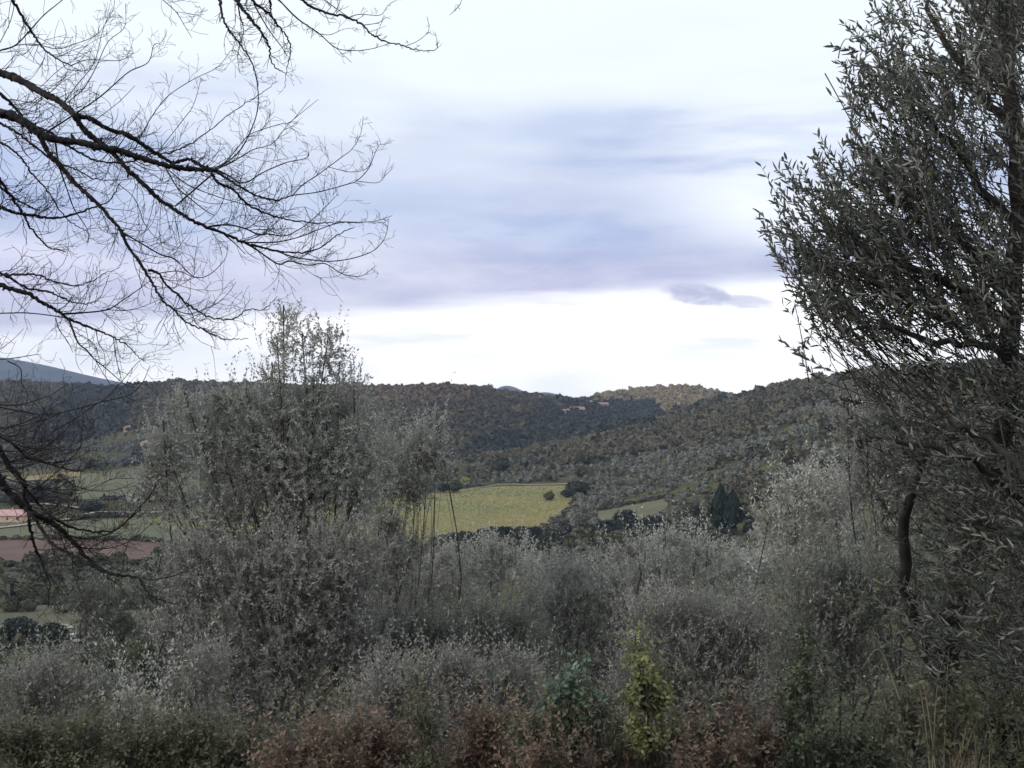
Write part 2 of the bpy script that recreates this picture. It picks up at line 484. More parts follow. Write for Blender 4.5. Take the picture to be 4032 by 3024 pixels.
def ground_mat():
    m, nt, b, N, L = nodes('ground')
    g = N('ShaderNodeNewGeometry')
    def nz(s, d):
        n = N('ShaderNodeTexNoise'); n.inputs['Scale'].default_value = s; n.inputs['Detail'].default_value = d
        L(g.outputs['Position'], n.inputs['Vector']); return n
    a = ramp(N, [(.35, (.062, .055, .028)), (.5, (.075, .085, .035)), (.65, (.12, .105, .055))]); L(nz(.012, 6).outputs[0], a.inputs[0])
    c = ramp(N, [(.35, (.5, .5, .5)), (.7, (1.25, 1.2, 1.15))]); L(nz(.5, 8).outputs[0], c.inputs[0])
    mx = N('ShaderNodeMix'); mx.data_type = 'RGBA'; mx.blend_type = 'MULTIPLY'; mx.inputs[0].default_value = 1
    L(a.outputs[0], mx.inputs[6]); L(c.outputs[0], mx.inputs[7])
    # leaf litter and bare earth under the thicket on the near slope
    sx = N('ShaderNodeSeparateXYZ'); L(g.outputs['Position'], sx.inputs[0])
    mr = N('ShaderNodeMapRange'); mr.inputs['From Min'].default_value = 60; mr.inputs['From Max'].default_value = 150; L(sx.outputs[1], mr.inputs[0])
    lit = ramp(N, [(.35, (.028, .024, .016)), (.55, (.050, .046, .026)), (.7, (.075, .062, .040))]); L(nz(1.7, 8).outputs[0], lit.inputs[0])
    m2 = N('ShaderNodeMix'); m2.data_type = 'RGBA'; L(mr.outputs[0], m2.inputs[0]); L(lit.outputs[0], m2.inputs[6]); L(mx.outputs[2], m2.inputs[7])
    L(m2.outputs[2], b.inputs['Base Color'])
    b.inputs['Roughness'].default_value = .95; b.inputs['Specular IOR Level'].default_value = .1
    return m
M['ground'] = ground_mat()
def build_ground():
    ys = np.concatenate([np.linspace(-60, 0, 16), np.geomspace(1, 200, 60)[0:], np.geomspace(206, 2600, 240)])
    s = np.linspace(-1.35, 1.5, 280)
    wy = np.sqrt(ys ** 2 + 35 ** 2)
    X = s[:, None] * wy[None]; Yg = np.broadcast_to(ys[None], X.shape)
    Z = zt(X, Yg)
    V = np.stack([X, Yg, Z], -1).reshape(-1, 3)
    n1, n2 = X.shape
    i = np.arange(n1 - 1)[:, None] * n2 + np.arange(n2 - 1)[None]
    Q = np.stack([i, i + n2, i + n2 + 1, i + 1], -1).reshape(-1, 4)
    a = Acc(); a.add(V, Q); a.obj('ground', M['ground'], smooth=True, kind='structure')
    # the plain beyond, down to the real horizon
    R = 14000
    a = Acc(); a.add([(-R, 2300, -270), (R, 2300, -270), (R, R, -270), (-R, R, -270)], [[0, 1, 2, 3]])
    a.obj('far_plain', M['ground'], kind='structure')
build_ground()

def mountain(name, ridge, Y0, depth, seed):
    """ridge: list of (pixel column, picture row) at distance Y0"""
    us = np.linspace(ridge[0][0], ridge[-1][0], 90)
    top = np.interp(us, [r[0] for r in ridge], [r[1] for r in ridge])
    k = np.ones(7) / 7; top = np.convolve(np.pad(top, 3, mode='edge'), k, 'valid')
    t = np.linspace(-1, 1, 25)
    a = Acc()
    X = (us[:, None] - 512) / F * Y0 + 0 * t[None]
    Yg = Y0 + t[None] * depth + 0 * us[:, None]
    H = (384 - top) / F * Y0 + 275
    Z = -275 + H[:, None] * (1 - np.abs(t[None]) ** 1.35)
    Z = Z + fbm(X / 260, Yg / 260, seed, 4) * 60 * (np.abs(t[None]) * 2).clip(0, 1) * .8
    V = np.stack([X, Yg, Z], -1).reshape(-1, 3); n1, n2 = X.shape
    i = np.arange(n1 - 1)[:, None] * n2 + np.arange(n2 - 1)[None]
    a.add(V, np.stack([i, i + n2, i + n2 + 1, i + 1], -1).reshape(-1, 4))
    a.obj(name, M['mountain'], smooth=True, kind='structure')
M['mountain'] = noise_mat('mountain', [(.35, (.030, .045, .036)), (.65, (.060, .070, .055))], .01, detail=7, coord='Object')
mountain('mountain', [(-420, 420), (-300, 385), (-180, 362), (-90, 350), (-40, 352), (0, 357), (25, 361), (50, 366), (75, 372), (95, 377.5), (120, 382), (150, 388), (230, 420)], 5200, 900, 5)
mountain('mountain', [(470, 402), (486, 396), (497, 388), (503, 385.5), (508, 385.3), (514, 386.5), (520, 389.5), (527, 393), (533, 394), (541, 392), (548, 392), (560, 395), (590, 402), (640, 412)], 5600, 700, 8)

# draped land cover --------------------------------------------------------
def drape(name, top, bottom, mat, lift, step=3.0, nv=14, ymin=150):
    """land between two picture lines, laid on the ground as a thin sheet"""
    x0, x1 = top[0][0], top[-1][0]
    n = max(3, int((x1 - x0) / step))
    us = np.linspace(x0, x1, n)
    yt = np.interp(us, [p[0] for p in top], [p[1] for p in top])
    yb = np.interp(us, [p[0] for p in bottom], [p[1] for p in bottom])
    f = np.linspace(0, 1, nv)
    U = np.repeat(us[:, None], nv, 1); Vv = yt[:, None] + (yb - yt)[:, None] * f[None]
    P = at(U.ravel(), Vv.ravel(), ymin)
    P[:, 2] += lift
    i = np.arange(n - 1)[:, None] * nv + np.arange(nv - 1)[None]
    a = Acc(); a.add(P, np.stack([i, i + nv, i + nv + 1, i + 1], -1).reshape(-1, 4))
    a.obj(name, mat, smooth=True, kind='structure')
    return P.reshape(n, nv, 3)

def ribbon(name, pts, width, mat, lift, n=40):
    W_ = at([p[0] for p in pts], [p[1] for p in pts])
    C = spline(W_, n); C[:, 2] = zt(C[:, 0], C[:, 1])
    T = norm(np.gradient(C[:, :2], axis=0)); Nn = np.stack([-T[:, 1], T[:, 0]], 1)
    a = Acc(); V = []
    for s in (-1, 1):
        xy = C[:, :2] + s * Nn * width / 2
        V.append(np.column_stack([xy, zt(xy[:, 0], xy[:, 1]) + lift]))
    V = np.stack(V, 1).reshape(-1, 3)
    i = np.arange(n - 1) * 2
    a.add(V, np.stack([i, i + 1, i + 3, i + 2], -1))
    a.obj(name, mat, kind='structure')

M['vine_ground'] = noise_mat('field_grass', [(.3, (.155, .155, .060)), (.5, (.19, .172, .065)), (.7, (.225, .185, .07))], .02, detail=8, coord='Object')
M['pasture'] = noise_mat('pasture', [(.3, (.070, .078, .042)), (.5, (.10, .105, .055)), (.7, (.125, .118, .062))], .03, detail=8)
M['ploughed'] = noise_mat('ploughed_earth', [(.3, (.085, .052, .040)), (.55, (.12, .075, .055)), (.75, (.15, .105, .07))], .04, detail=9)
M['gold'] = noise_mat('autumn_field', [(.3, (.15, .125, .06)), (.6, (.22, .175, .08)), (.8, (.26, .21, .10))], .04, detail=8)
M['track'] = noise_mat('gravel_track', [(.3, (.20, .19, .16)), (.7, (.34, .32, .28))], .3, detail=6)
M['slope_grass'] = noise_mat('slope_grass', [(.3, (.080, .082, .045)), (.55, (.115, .108, .056)), (.75, (.15, .13, .07))], .06, detail=9)
M['drygrass'] = noise_mat('dry_grass', [(.3, (.070, .072, .040)), (.7, (.12, .112, .065))], .06, detail=8)

drape('vineyard_field', [(150, 521), (172, 513), (260, 507), (380, 500), (428, 494), (470, 489), (500, 487), (572, 486)],
      [(150, 523), (172, 531), (260, 533), (380, 545), (428, 548), (470, 545), (520, 535), (572, 520)], M['vine_ground'], .35)
drape('pasture', [(60, 478), (100, 472), (140, 467), (200, 466)], [(60, 500), (100, 500), (140, 499), (200, 498)], M['pasture'], .35)
drape('autumn_field', [(-20, 478), (20, 478), (60, 474), (80, 472)], [(-20, 482), (20, 482), (60, 480), (80, 477)], M['gold'], .7, nv=6)
drape('ploughed_field', [(-150, 541), (0, 539), (60, 540), (150, 541), (200, 548)], [(-150, 566), (0, 563), (60, 563), (150, 560), (200, 556)], M['ploughed'], .35)
drape('meadow', [(-150, 524), (0, 524), (80, 521), (150, 518), (210, 520)], [(-150, 540), (0, 538), (60, 539), (150, 540), (210, 546)], M['pasture'], .3)
drape('hillside_field', [(598, 512), (620, 506), (650, 500), (668, 498)], [(598, 534), (620, 530), (650, 518), (668, 508)], M['slope_grass'], .35)
drape('dry_meadow', [(-60, 612), (40, 606), (110, 608), (170, 614)], [(-60, 636), (40, 636), (110, 634), (170, 632)], M['drygrass'], .3)
ribbon('farm_track', [(-60, 533), (0, 529), (40, 524), (70, 520), (98, 513)], 3.6, M['track'], .75)
ribbon('farm_track', [(98, 513), (70, 508), (45, 505), (20, 506)], 3.0, M['track'], .72)
ribbon('farm_track', [(98, 513), (130, 513.5), (165, 513)], 3.0, M['track'], .70)
ribbon('farm_track', [(470, 490), (500, 486), (535, 486), (572, 485)], 1.7, M['track'], .9)
ribbon('footpath', [(-10, 628), (20, 629), (45, 628), (62, 626), (72, 630)], 1.6, M['track'], .45)
ribbon('forecourt', [(-30, 521.5), (0, 521), (30, 519.5), (55, 518)], 7, M['track'], .6)

# ------------------------------------------------------------------ distant trees
def ico(level):
    import bmesh
    bm = bmesh.new(); bmesh.ops.create_icosphere(bm, subdivisions=level, radius=1)
    V = np.array([v.co[:] for v in bm.verts]); T = np.array([[v.index for v in f.verts] for f in bm.faces]); bm.free()
    return V, T
ICO1, ICOT1 = ico(1)
ICO2, ICOT2 = ico(2)

def crown_proto(nq, qs, core=1, flat=0.8, seed=0, tall=False, lumps=6):
    """crown of unit radius made of a rough core and leaf clumps; returns V,Q,T,shade"""
    r = np.random.default_rng(seed)
    V0, T0 = (ICO1, ICOT1) if core == 1 else (ICO2, ICOT2)
    lc = norm(r.normal(0, 1, (lumps, 3)))
    def rad(d):
        s = np.max(np.clip(d @ lc.T, 0, 1) ** 3, axis=1)
        return .70 + .34 * s
    Vc = V0 * (rad(V0) * .86)[:, None] * (1 + r.normal(0, .07, (len(V0), 1)))
    d = norm(r.normal(0, 1, (nq, 3))); d[:, 2] = np.where(d[:, 2] < -.5, -d[:, 2], d[:, 2])
    C = d * (rad(d) * r.uniform(.78, 1.04, nq))[:, None]
    a1 = norm(r.normal(0, 1, (nq, 3)) + d * .3); b1 = norm(np.cross(a1, norm(r.normal(0, 1, (nq, 3)))))
    s = (qs * r.uniform(.6, 1.3, nq))[:, None]
    Vq = np.stack([C - a1 * s, C + b1 * s * .8, C + a1 * s, C - b1 * s * .8], 1).reshape(-1, 3)
    Q = np.arange(nq * 4).reshape(-1, 4) + len(Vc)
    V = np.vstack([Vc, Vq])
    if tall:
        h = (V[:, 2] + 1) / 2
        V[:, :2] *= (0.30 * (np.sin(np.clip(h, 0, 1) ** .62 * np.pi) ** .9 + .08))[:, None] / .8
        V[:, 2] = h * 2
    else:
        V[:, 2] *= flat
    sh = np.concatenate([np.full(len(Vc), .9), np.repeat(r.uniform(.88, 1.12, nq), 4)])
    return V, Q, T0, sh

def trunk_mesh(name, h, r, mat):
    a = Acc()
    V, Q, T = tube([(0, 0, -.5), (0.05, 0, h * .4), (-.06, .05, h * .75), (0, 0, h)], [r * 1.4, r, r * .8, r * .5], 6)
    a.add(V, Q, T)
    for k in range(3):
        an = k * 2.1
        V, Q, T = tube([(0, 0, h * .6), (math.cos(an) * h * .25, math.sin(an) * h * .25, h * 1.0), (math.cos(an) * h * .4, math.sin(an) * h * .4, h * 1.3)], [r * .6, r * .4, r * .2], 5)
        a.add(V, Q, T)
    return a.mesh(name, mat)

PAL = {
 'olive': [(.165, .168, .140), (.185, .184, .154), (.145, .150, .122)],
 'oak': [(.104, .092, .062), (.098, .090, .061), (.108, .094, .066), (.096, .091, .060), (.102, .094, .064)],
 'gold': [(.26, .205, .12), (.23, .19, .115), (.245, .19, .125), (.19, .168, .10), (.28, .23, .12)],
 'russet': [(.150, .115, .082), (.140, .108, .078)],
 'dark': [(.046, .054, .044), (.052, .060, .048), (.050, .056, .050)],  # evergreens, and crowns that carry the shade painted on the far hills
 'green': [(.095, .097, .060), (.102, .102, .062), (.088, .091, .056)],
}
def scatter(n, u0, u1, y0, y1):
    u = rng.uniform(u0, u1, n)
    y = np.sqrt(rng.uniform(y0 ** 2, y1 ** 2, n))
    x = (u - 512) / F * y
    return x, y
# skyline per column, front to back, for leaving out what no ridge lets the photo see
VU = np.linspace(-60, 1090, 231); VY = np.geomspace(200, 2550, 260)
VROW = 384 - F * zt((VU[:, None] - 512) / F * VY[None], VY[None] + 0 * VU[:, None]) / VY[None]
VMIN = np.minimum.accumulate(VROW, axis=1)
def visible(x, y, z, h):
    u = 512 + F * x / y
    iu = np.clip(np.round((u + 60) / 5).astype(int), 0, 230)
    iy = np.clip(np.searchsorted(VY, y - 25) - 1, 0, 259)
    row = 384 - F * (z + h) / y
    return row < VMIN[iu, iy] + 1.5

def thin(x, y, h, dmin):
    """poisson-like thinning on a grid"""
    order = np.argsort(rng.random(len(x)))
    cell = {}; keep = np.zeros(len(x), bool)
    for i in order:
        d = dmin[i]; c = (int(x[i] // 6), int(y[i] // 6)); ok = True
        for a in (-1, 0, 1):
            for b in (-1, 0, 1):
                for j in cell.get((c[0] + a, c[1] + b), ()):
                    if (x[i] - x[j]) ** 2 + (y[i] - y[j]) ** 2 < d * d: ok = False; break
                if not ok: break
            if not ok: break
        if ok: keep[i] = True; cell.setdefault(c, []).append(i)
    return keep

# polygons of open land, so no tree stands in a field: world xy test by picture position of the foot
def in_open(u, row, y):
    def band(top, bot):
        t = np.interp(u, [p[0] for p in top], [p[1] for p in top]); b = np.interp(u, [p[0] for p in bot], [p[1] for p in bot])
        return (u > top[0][0]) & (u < top[-1][0]) & (row > t - 1) & (row < b + 1)
    o = band([(140, 510), (380, 500), (428, 494), (470, 489), (500, 485), (574, 483)], [(140, 545), (380, 550), (428, 550), (470, 547), (520, 537), (574, 508)])
    o |= band([(55, 476), (140, 466), (210, 465)], [(55, 500), (140, 500), (210, 499)])
    o |= band([(-150, 500), (60, 500), (100, 502), (210, 508)], [(-150, 566), (60, 565), (150, 562), (210, 560)])
    o |= band([(598, 511), (650, 499), (668, 497)], [(598, 535), (650, 519), (668, 509)])
    o |= band([(-60, 622), (60, 623)], [(-60, 631), (60, 631)])
    o |= band([(-20, 472), (85, 470)], [(-20, 483), (85, 483)])
    return o & (y < 760)

def far_woods():
    x, y = scatter(135000, -50, 1220, 255, 2150)
    keepn = rng.random(len(x)) < np.where(y > 640, 1.0, .8)
    x, y = x[keepn], y[keepn]
    u = 512 + F * x / y
    z = zt(x, y); row = 384 - F * z / y
    n1 = fbm(x / 45, y / 90, 51); n2 = fbm(x / 120, y / 120, 77); n3 = fbm(x / 30, y / 30, 93)
    nb = fbm((x + .5 * y) / 170, (y - .35 * x) / 26, 57)      # hedges and banks running across the slope
    op = in_open(u, row, y)
    kind = np.full(len(x), 'oak', dtype='<U8')
    sl = (y < 720 + 120 * n2) & (u > 430)
    kind[sl & (nb > -.03)] = 'olive'; kind[(y < 620) & (u > 430) & (nb > -.07)] = 'olive'
    kind[sl & (nb <= -.13)] = 'dark'
    kind[sl & (nb > -.16) & (nb <= -.10)] = 'green'
    kind[sl & (u > 700) & (n3 > .12) & (kind == 'olive')] = 'oak'
    hs = (y >= 640) & (y < 1100) & (u > 430)
    kind[hs & (nb < -.20)] = 'dark'
    kind[hs & (nb > .24)] = 'green'
    low = (y < 330); kind[low & (n1 < 0.02)] = 'green'; kind[low & (n1 >= .02)] = 'olive'
    lefts = (u < 200) & (y > 560) & (y < 900)
    kind[lefts] = 'olive'; kind[lefts & (nb < -.10)] = 'dark'
    kind[(u < 260) & (y <= 560) & (y > 330)] = 'green'
    kind[(y > 900) & (u < 420) & (n3 > .10)] = 'green'
    kind[(y > 900) & (u > 560) & (y > 1420)] = 'gold'
    kind[(y > 1420) & (u > 560) & (n3 > .22)] = 'green'
    kind[(y > 1000) & (u > 330) & (u < 470) & (row < 402 + 14 * n1)] = 'russet'
    painted_shade = (u > 68 - (row - 390) * 1.1 + 60 * n1) & (u < 142 + 20 * n3 - (row - 385) * .3) & (y > 880) & (row > 386)  # cloud and hill shade put into the crown colour of these slopes
    painted_shade |= (u > 536 + 50 * n3 + (409 - row) * .6) & (u < 662 + 30 * n3) & (y > 900) & (row > 401.5 + 12 * n1)
    foot = np.interp(u, [430, 460, 520, 580, 640], [468, 462, 450, 434, 415])     # the same painted shade carried along the woods behind the right-hand spur
    painted_shade |= (u > 430) & (u < 655) & (y > np.interp(u, [430, 520, 580, 640], [740, 835, 900, 1010])) & (row > foot - 13 + 22 * n1)
    kind[painted_shade] = 'dark'
    # small saddle clearings
    clear = (u > 556) & (u < 612) & (row > 402) & (row < 408) & (n3 > -.05)
    clear |= (u < 170) & (y > 700) & (y < 900) & (n3 > .04)
    clear |= (u < 200) & (y > 560) & (y < 900) & (rng.random(len(x)) < .3)
    clear |= (y < 330) & (u < 260) & (n3 > .20)
    cr = np.where(kind == 'olive', rng.uniform(1.6, 2.8, len(x)), 3.0 * np.exp(rng.normal(0, .33, len(x))).clip(.5, 2.0) * np.where(y > 900, .92, 1))
    cr[kind == 'gold'] *= 1.25
    cr[kind == 'dark'] *= rng.uniform(.8, 1.25, (kind == 'dark').sum())
    hgt = cr * np.where(kind == 'olive', 1.4, 1.65)
    hgt[y < 560] *= .85
    k = ~op & ~clear & visible(x, y, z, hgt)
    k &= ~((u > 430) & (row > 585))            # behind the near thicket
    k &= ~((u > 200) & (row > 610))
    k &= ~((u > 860) & (u < 1030) & (row > 470))
    x, y, z, cr, hgt, kind, u, row = [q[k] for q in (x, y, z, cr, hgt, kind, u, row)]
    k = thin(x, y, hgt, np.where(kind == 'olive', cr * 1.75, cr * (1.27 + .25 * (y > 1000)) * np.where(u > 880, 1.35, np.where((u > 190) & (u < 400) & (y > 700), 1.2, 1.0))))
    x, y, z, cr, hgt, kind, u, row = [q[k] for q in (x, y, z, cr, hgt, kind, u, row)]
    print('far trees', len(x), {a: int((kind == a).sum()) for a in set(kind)})
    # pull out the largest in the picture
    mat = M['crown']
    done = np.zeros(len(x), bool)
    fam = {'olive': ['olive'], 'oak': ['oak', 'dark', 'green', 'gold', 'russet']}
    tm = {'olive': trunk_mesh('trunk', 1.4, .22, M['bark']), 'oak': trunk_mesh('trunk', 3.0, .22, M['bark'])}
    def place(uu, yy, rr):
        if uu < 260:
            if yy < 330: return 'on the valley floor by the footpath' if uu < 90 else 'on the valley floor near the sheds'
            if yy < 560: return 'just below the ploughed field' if uu < 110 else 'below the meadow behind the tall tree'
            return ('on the left slope under the ridge' if uu < 110 else 'on the left slope near the peach house')
        if uu < 430: return 'behind the tall centre tree'
        if yy < 400: return 'below the hedgerow behind the thicket' if uu < 560 else 'below the small hillside field' if uu < 700 else 'under the cypress pair'
        if uu < 600: return 'right beside the yellow field' if rr > 478 else 'on the slope above the gravel track'
        if uu < 690: return 'beside the small hillside field' if rr > 492 else 'above the small hillside field'
        if uu < 770: return 'around the tall cypress pair' if rr > 478 else 'upslope of the cypress pair'
        return 'on the right slope beside the near olive' if uu < 860 else 'on the right slope behind the near olive'
    look = {'olive': ('grey green olive tree with a round crown', 'olive tree', 'olive_tree'), 'oak': ('brown olive oak with a rough rounded crown', 'tree', 'oak_tree'),
            'dark': ('dark evergreen tree with a dense crown', 'tree', 'evergreen_tree'), 'green': ('green leafy tree with a rounded crown', 'tree', 'leafy_tree'),
            'gold': ('golden autumn tree', 'tree', 'oak_tree'), 'russet': ('russet autumn tree', 'tree', 'oak_tree')}
    meshes = {}
    for fk, ks in fam.items():
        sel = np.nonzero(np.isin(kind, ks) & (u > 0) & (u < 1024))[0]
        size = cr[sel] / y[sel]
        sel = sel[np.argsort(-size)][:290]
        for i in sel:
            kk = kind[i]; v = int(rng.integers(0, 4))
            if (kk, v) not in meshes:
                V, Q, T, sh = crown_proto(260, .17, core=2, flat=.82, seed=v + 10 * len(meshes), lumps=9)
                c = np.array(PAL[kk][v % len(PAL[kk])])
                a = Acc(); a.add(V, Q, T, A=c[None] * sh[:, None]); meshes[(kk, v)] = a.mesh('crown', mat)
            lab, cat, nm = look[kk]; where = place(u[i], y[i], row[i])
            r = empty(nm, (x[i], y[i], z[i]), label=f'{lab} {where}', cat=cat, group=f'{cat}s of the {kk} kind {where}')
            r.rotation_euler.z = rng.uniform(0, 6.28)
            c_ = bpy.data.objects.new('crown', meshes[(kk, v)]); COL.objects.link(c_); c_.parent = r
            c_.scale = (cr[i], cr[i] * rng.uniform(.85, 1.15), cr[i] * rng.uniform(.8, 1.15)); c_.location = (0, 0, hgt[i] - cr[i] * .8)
            t_ = bpy.data.objects.new('trunk', tm[fk]); COL.objects.link(t_); t_.parent = r
            done[i] = True
    # the rest: one mass per wood
    protos = {}
    for kk in PAL:
        protos[kk] = [crown_proto(32 if kk == 'olive' else 21, .38, core=1, flat=.85, seed=100 + s, lumps=5) for s in range(5)]
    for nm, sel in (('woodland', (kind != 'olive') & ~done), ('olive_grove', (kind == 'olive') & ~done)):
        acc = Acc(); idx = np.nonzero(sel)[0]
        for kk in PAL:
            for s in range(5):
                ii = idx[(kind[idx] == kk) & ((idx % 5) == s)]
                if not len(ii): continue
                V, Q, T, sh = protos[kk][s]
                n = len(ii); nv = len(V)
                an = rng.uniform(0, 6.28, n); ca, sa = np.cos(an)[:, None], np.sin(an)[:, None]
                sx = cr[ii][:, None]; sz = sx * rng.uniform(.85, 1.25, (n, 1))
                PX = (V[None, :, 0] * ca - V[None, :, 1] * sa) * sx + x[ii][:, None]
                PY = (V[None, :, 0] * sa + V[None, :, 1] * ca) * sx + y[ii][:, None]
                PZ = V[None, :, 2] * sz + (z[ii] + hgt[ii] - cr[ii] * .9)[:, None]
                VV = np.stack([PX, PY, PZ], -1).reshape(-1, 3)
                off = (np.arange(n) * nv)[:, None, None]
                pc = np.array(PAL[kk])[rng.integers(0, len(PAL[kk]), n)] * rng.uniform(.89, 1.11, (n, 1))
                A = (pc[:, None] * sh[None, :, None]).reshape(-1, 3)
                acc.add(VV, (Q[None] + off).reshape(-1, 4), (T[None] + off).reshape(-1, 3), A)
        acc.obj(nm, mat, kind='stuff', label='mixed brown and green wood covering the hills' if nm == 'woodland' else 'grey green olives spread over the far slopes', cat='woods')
far_woods()

def copy_thing(root, loc, rz, scale=1.0, **kw):
    r = root.copy(); COL.objects.link(r); r.location = loc; r.rotation_euler.z = rz; r.scale = (scale,) * 3
    for k in ('label', 'group'):
        if k in r and k in kw: del r[k]
    tag(r, **kw)
    for c in root.children:
        d = c.copy(); COL.objects.link(d); d.parent = r
    return r

def cypresses():
    V, Q, T, sh = crown_proto(420, .13, core=2, seed=5, tall=True)
    a = Acc(); a.add(V, Q, T, A=np.array((.022, .034, .022))[None] * sh[:, None]); cm = a.mesh('crown', M['crown'])
    a = Acc(); a.add(*tube([(0, 0, -.3), (0, 0, .6)], [.035, .03], 6)); tm = a.mesh('trunk', M['bark'])
    S = [(721, 538, 60, 'tall dark cypress, left one of the tall pair on the right slope'),
         (732, 538, 54, 'broader dark cypress, right one of the tall pair on the right slope'),
         (595, 453, 7, 'lone small cypress left of the row on the mid slope'),
         (607, 452, 7.5, 'cypress at the left end of the row of three on the mid slope'),
         (613, 452, 6, 'middle cypress in the row of three on the mid slope'),
         (618, 452, 7, 'cypress at the right end of the row of three on the mid slope'),
         (786, 462, 10, 'slim cypress high on the right slope beside the near olive'),
         (800, 430, 9, 'slim dark cypress near the right skyline below the hanging olive twigs'),
         (557, 400, 7, 'cypress at the left of the clump on the saddle skyline'),
         (560, 400, 8, 'tallest cypress in the clump on the saddle skyline'),
         (564, 400, 7, 'cypress at the right of the clump on the saddle skyline'),
         (571, 400, 6.5, 'solitary cypress just right of the skyline clump'),
         (575.5, 400, 6, 'thin cypress between two others on the saddle skyline'),
         (579, 400, 6, 'bushy cypress in the middle of the saddle skyline'),
         (586, 401, 5, 'short cypress near the right end of the saddle skyline'),
         (590, 401, 4.5, 'last short cypress where the golden hill starts'),
         (631, 402, 7, 'thin cypress in front of the golden far hill'),
         (104, 500, 8, 'dark cypress at the left end of the row by the white farm road'),
         (109, 500, 6, 'second cypress in the row by the white farm road'),
         (114, 500, 6, 'third cypress in the row by the white farm road'),
         (121, 500, 8, 'dark cypress at the right end of the row by the white farm road')]
    for i, (px, py, h, lab) in enumerate(S):
        P = at([px], [py], 200)[0]
        sc = h / F * P[1] / 2.0
        r = empty('cypress', P, label=lab, cat='cypress', group='cypresses on the hills')
        r.scale = (sc * (1.15 if h > 30 else 1.1), sc * 1.15, sc); r.rotation_euler.z = i * 1.3
        for nm, me in (('crown', cm), ('trunk', tm)):
            o = bpy.data.objects.new(nm, me); COL.objects.link(o); o.parent = r
cypresses()

def round_trees():
    """single trees and hedgerow trees one can point at"""
    cms = []
    for s in range(4):
        V, Q, T, sh = crown_proto(520, .115, core=2, flat=.9, seed=40 + s, lumps=12)
        a = Acc(); a.add(V, Q, T, A=np.array(((.036, .048, .030), (.045, .055, .034), (.040, .050, .040), (.085, .085, .050))[s])[None] * sh[:, None])
        cms.append(a.mesh('crown', M['crown']))
    tm = trunk_mesh('trunk', 2.2, .2, M['bark'])
    def one(px, py, wpx, hpx, v, lab, grp=None, nm='hedgerow_tree'):
        P = at([px], [py], 200)[0]; k = P[1] / F
        r = empty(nm, P, label=lab, cat='tree')
        if grp: r['group'] = grp
        r.rotation_euler.z = px
        o = bpy.data.objects.new('crown', cms[v]); COL.objects.link(o); o.parent = r
        hh = hpx * k * 1.08 / 2; ww = wpx * k * 1.1 / 2
        o.scale = (ww, ww, hh); o.location = (0, 0, hh * .88)
        o = bpy.data.objects.new('trunk', tm); COL.objects.link(o); o.parent = r; o.scale = (.8, .8, .6)
    X = [436, 445, 454, 463, 472, 481, 490, 500, 510, 518, 527, 536, 545]
    H = [15, 17, 18, 21, 20, 22, 25, 26, 24, 22, 25, 24, 20]
    O = ['first', 'second', 'third', 'fourth', 'fifth', 'sixth', 'seventh', 'eighth', 'ninth', 'tenth', 'eleventh', 'twelfth', 'thirteenth']
    for i, (x, h) in enumerate(zip(X, H)):
        one(x, 551 - (i % 3), 15 + (i * 7) % 5, h, i % 3, f'dark hedgerow tree below the yellow field, {O[i]} from the left of its row', 'dark hedgerow trees below the yellow field')
    one(549, 501, 11, 10, 3, 'small round lone bush standing in the yellow field', nm='round_tree')
    one(578, 495, 24, 15, 1, 'broad dark tree at the right end of the yellow field', nm='round_tree')
    one(567, 498, 12, 9, 2, 'small dark tree left of the broad tree at the right edge of the field', nm='round_tree')
    one(455, 493, 14, 12, 1, 'dark tree at the top left corner of the yellow field', nm='round_tree')
    one(443, 493, 12, 12, 0, 'very dark tree nearest the central tree on the upper field edge', nm='round_tree')
    one(436, 470, 18, 14, 0, 'dark tree at the foot of the wooded hill', nm='round_tree')
    one(532, 396, 16, 9, 2, 'rounded dark tree standing up on the skyline right of the blue peak', nm='round_tree')
    one(518, 392, 8, 6, 0, 'small dark tree on the skyline touching the blue peak', nm='round_tree')
    one(605, 405, 6, 6, 0, 'small round dark tree in front of the golden hill', nm='round_tree')
    one(720, 396, 12, 5, 2, 'flat topped dark tree where the two right hills meet', nm='round_tree')
    one(15, 596, 22, 16, 0, 'dark round tree at the left edge below the brown field', nm='round_tree')
    one(36, 592, 20, 20, 1, 'taller dark tree beside the left edge below the brown field', nm='round_tree')
    one(55, 600, 20, 13, 0, 'third dark tree of the clump below the brown field', nm='round_tree')
    one(16, 504, 26, 12, 1, 'dark tree behind the pink roofed farmhouse', nm='round_tree')
    one(35, 503, 24, 16, 2, 'taller dark tree rising behind the pink roofed farmhouse', nm='round_tree')
    one(92, 512, 24, 11, 0, 'dark bushy tree beside the bend of the farm road', nm='round_tree')
    one(20, 640, 34, 24, 2, 'wide dark shrub under the footpath at the left', nm='round_tree')
    one(52, 648, 36, 26, 0, 'darkest shrub under the footpath in front of the white van', nm='round_tree')
    one(112, 640, 40, 30, 1, 'rounded dark tree right of the small white van', nm='round_tree')
    # yellow tree by the field corner
    V, Q, T, sh = crown_proto(300, .14, core=2, seed=77); a = Acc(); a.add(V, Q, T, A=np.array((.24, .20, .075))[None] * sh[:, None]); me = a.mesh('crown', M['crown'])
    for (px, py, w, lab) in ((466, 487, 12, 'yellow leaved tree at the upper left corner of the field'), (125, 529, 12, 'yellow orange tree in the valley seen through the bare branches')):
        P = at([px], [py], 200)[0]; k = P[1] / F
        r = empty('autumn_tree', P, label=lab, cat='tree')
        o = bpy.data.objects.new('crown', me); COL.objects.link(o); o.parent = r; o.scale = (w * k / 2,) * 3; o.location = (0, 0, w * k * .42)
        o = bpy.data.objects.new('trunk', tm); COL.objects.link(o); o.parent = r; o.scale = (.6, .6, .6)
round_trees()

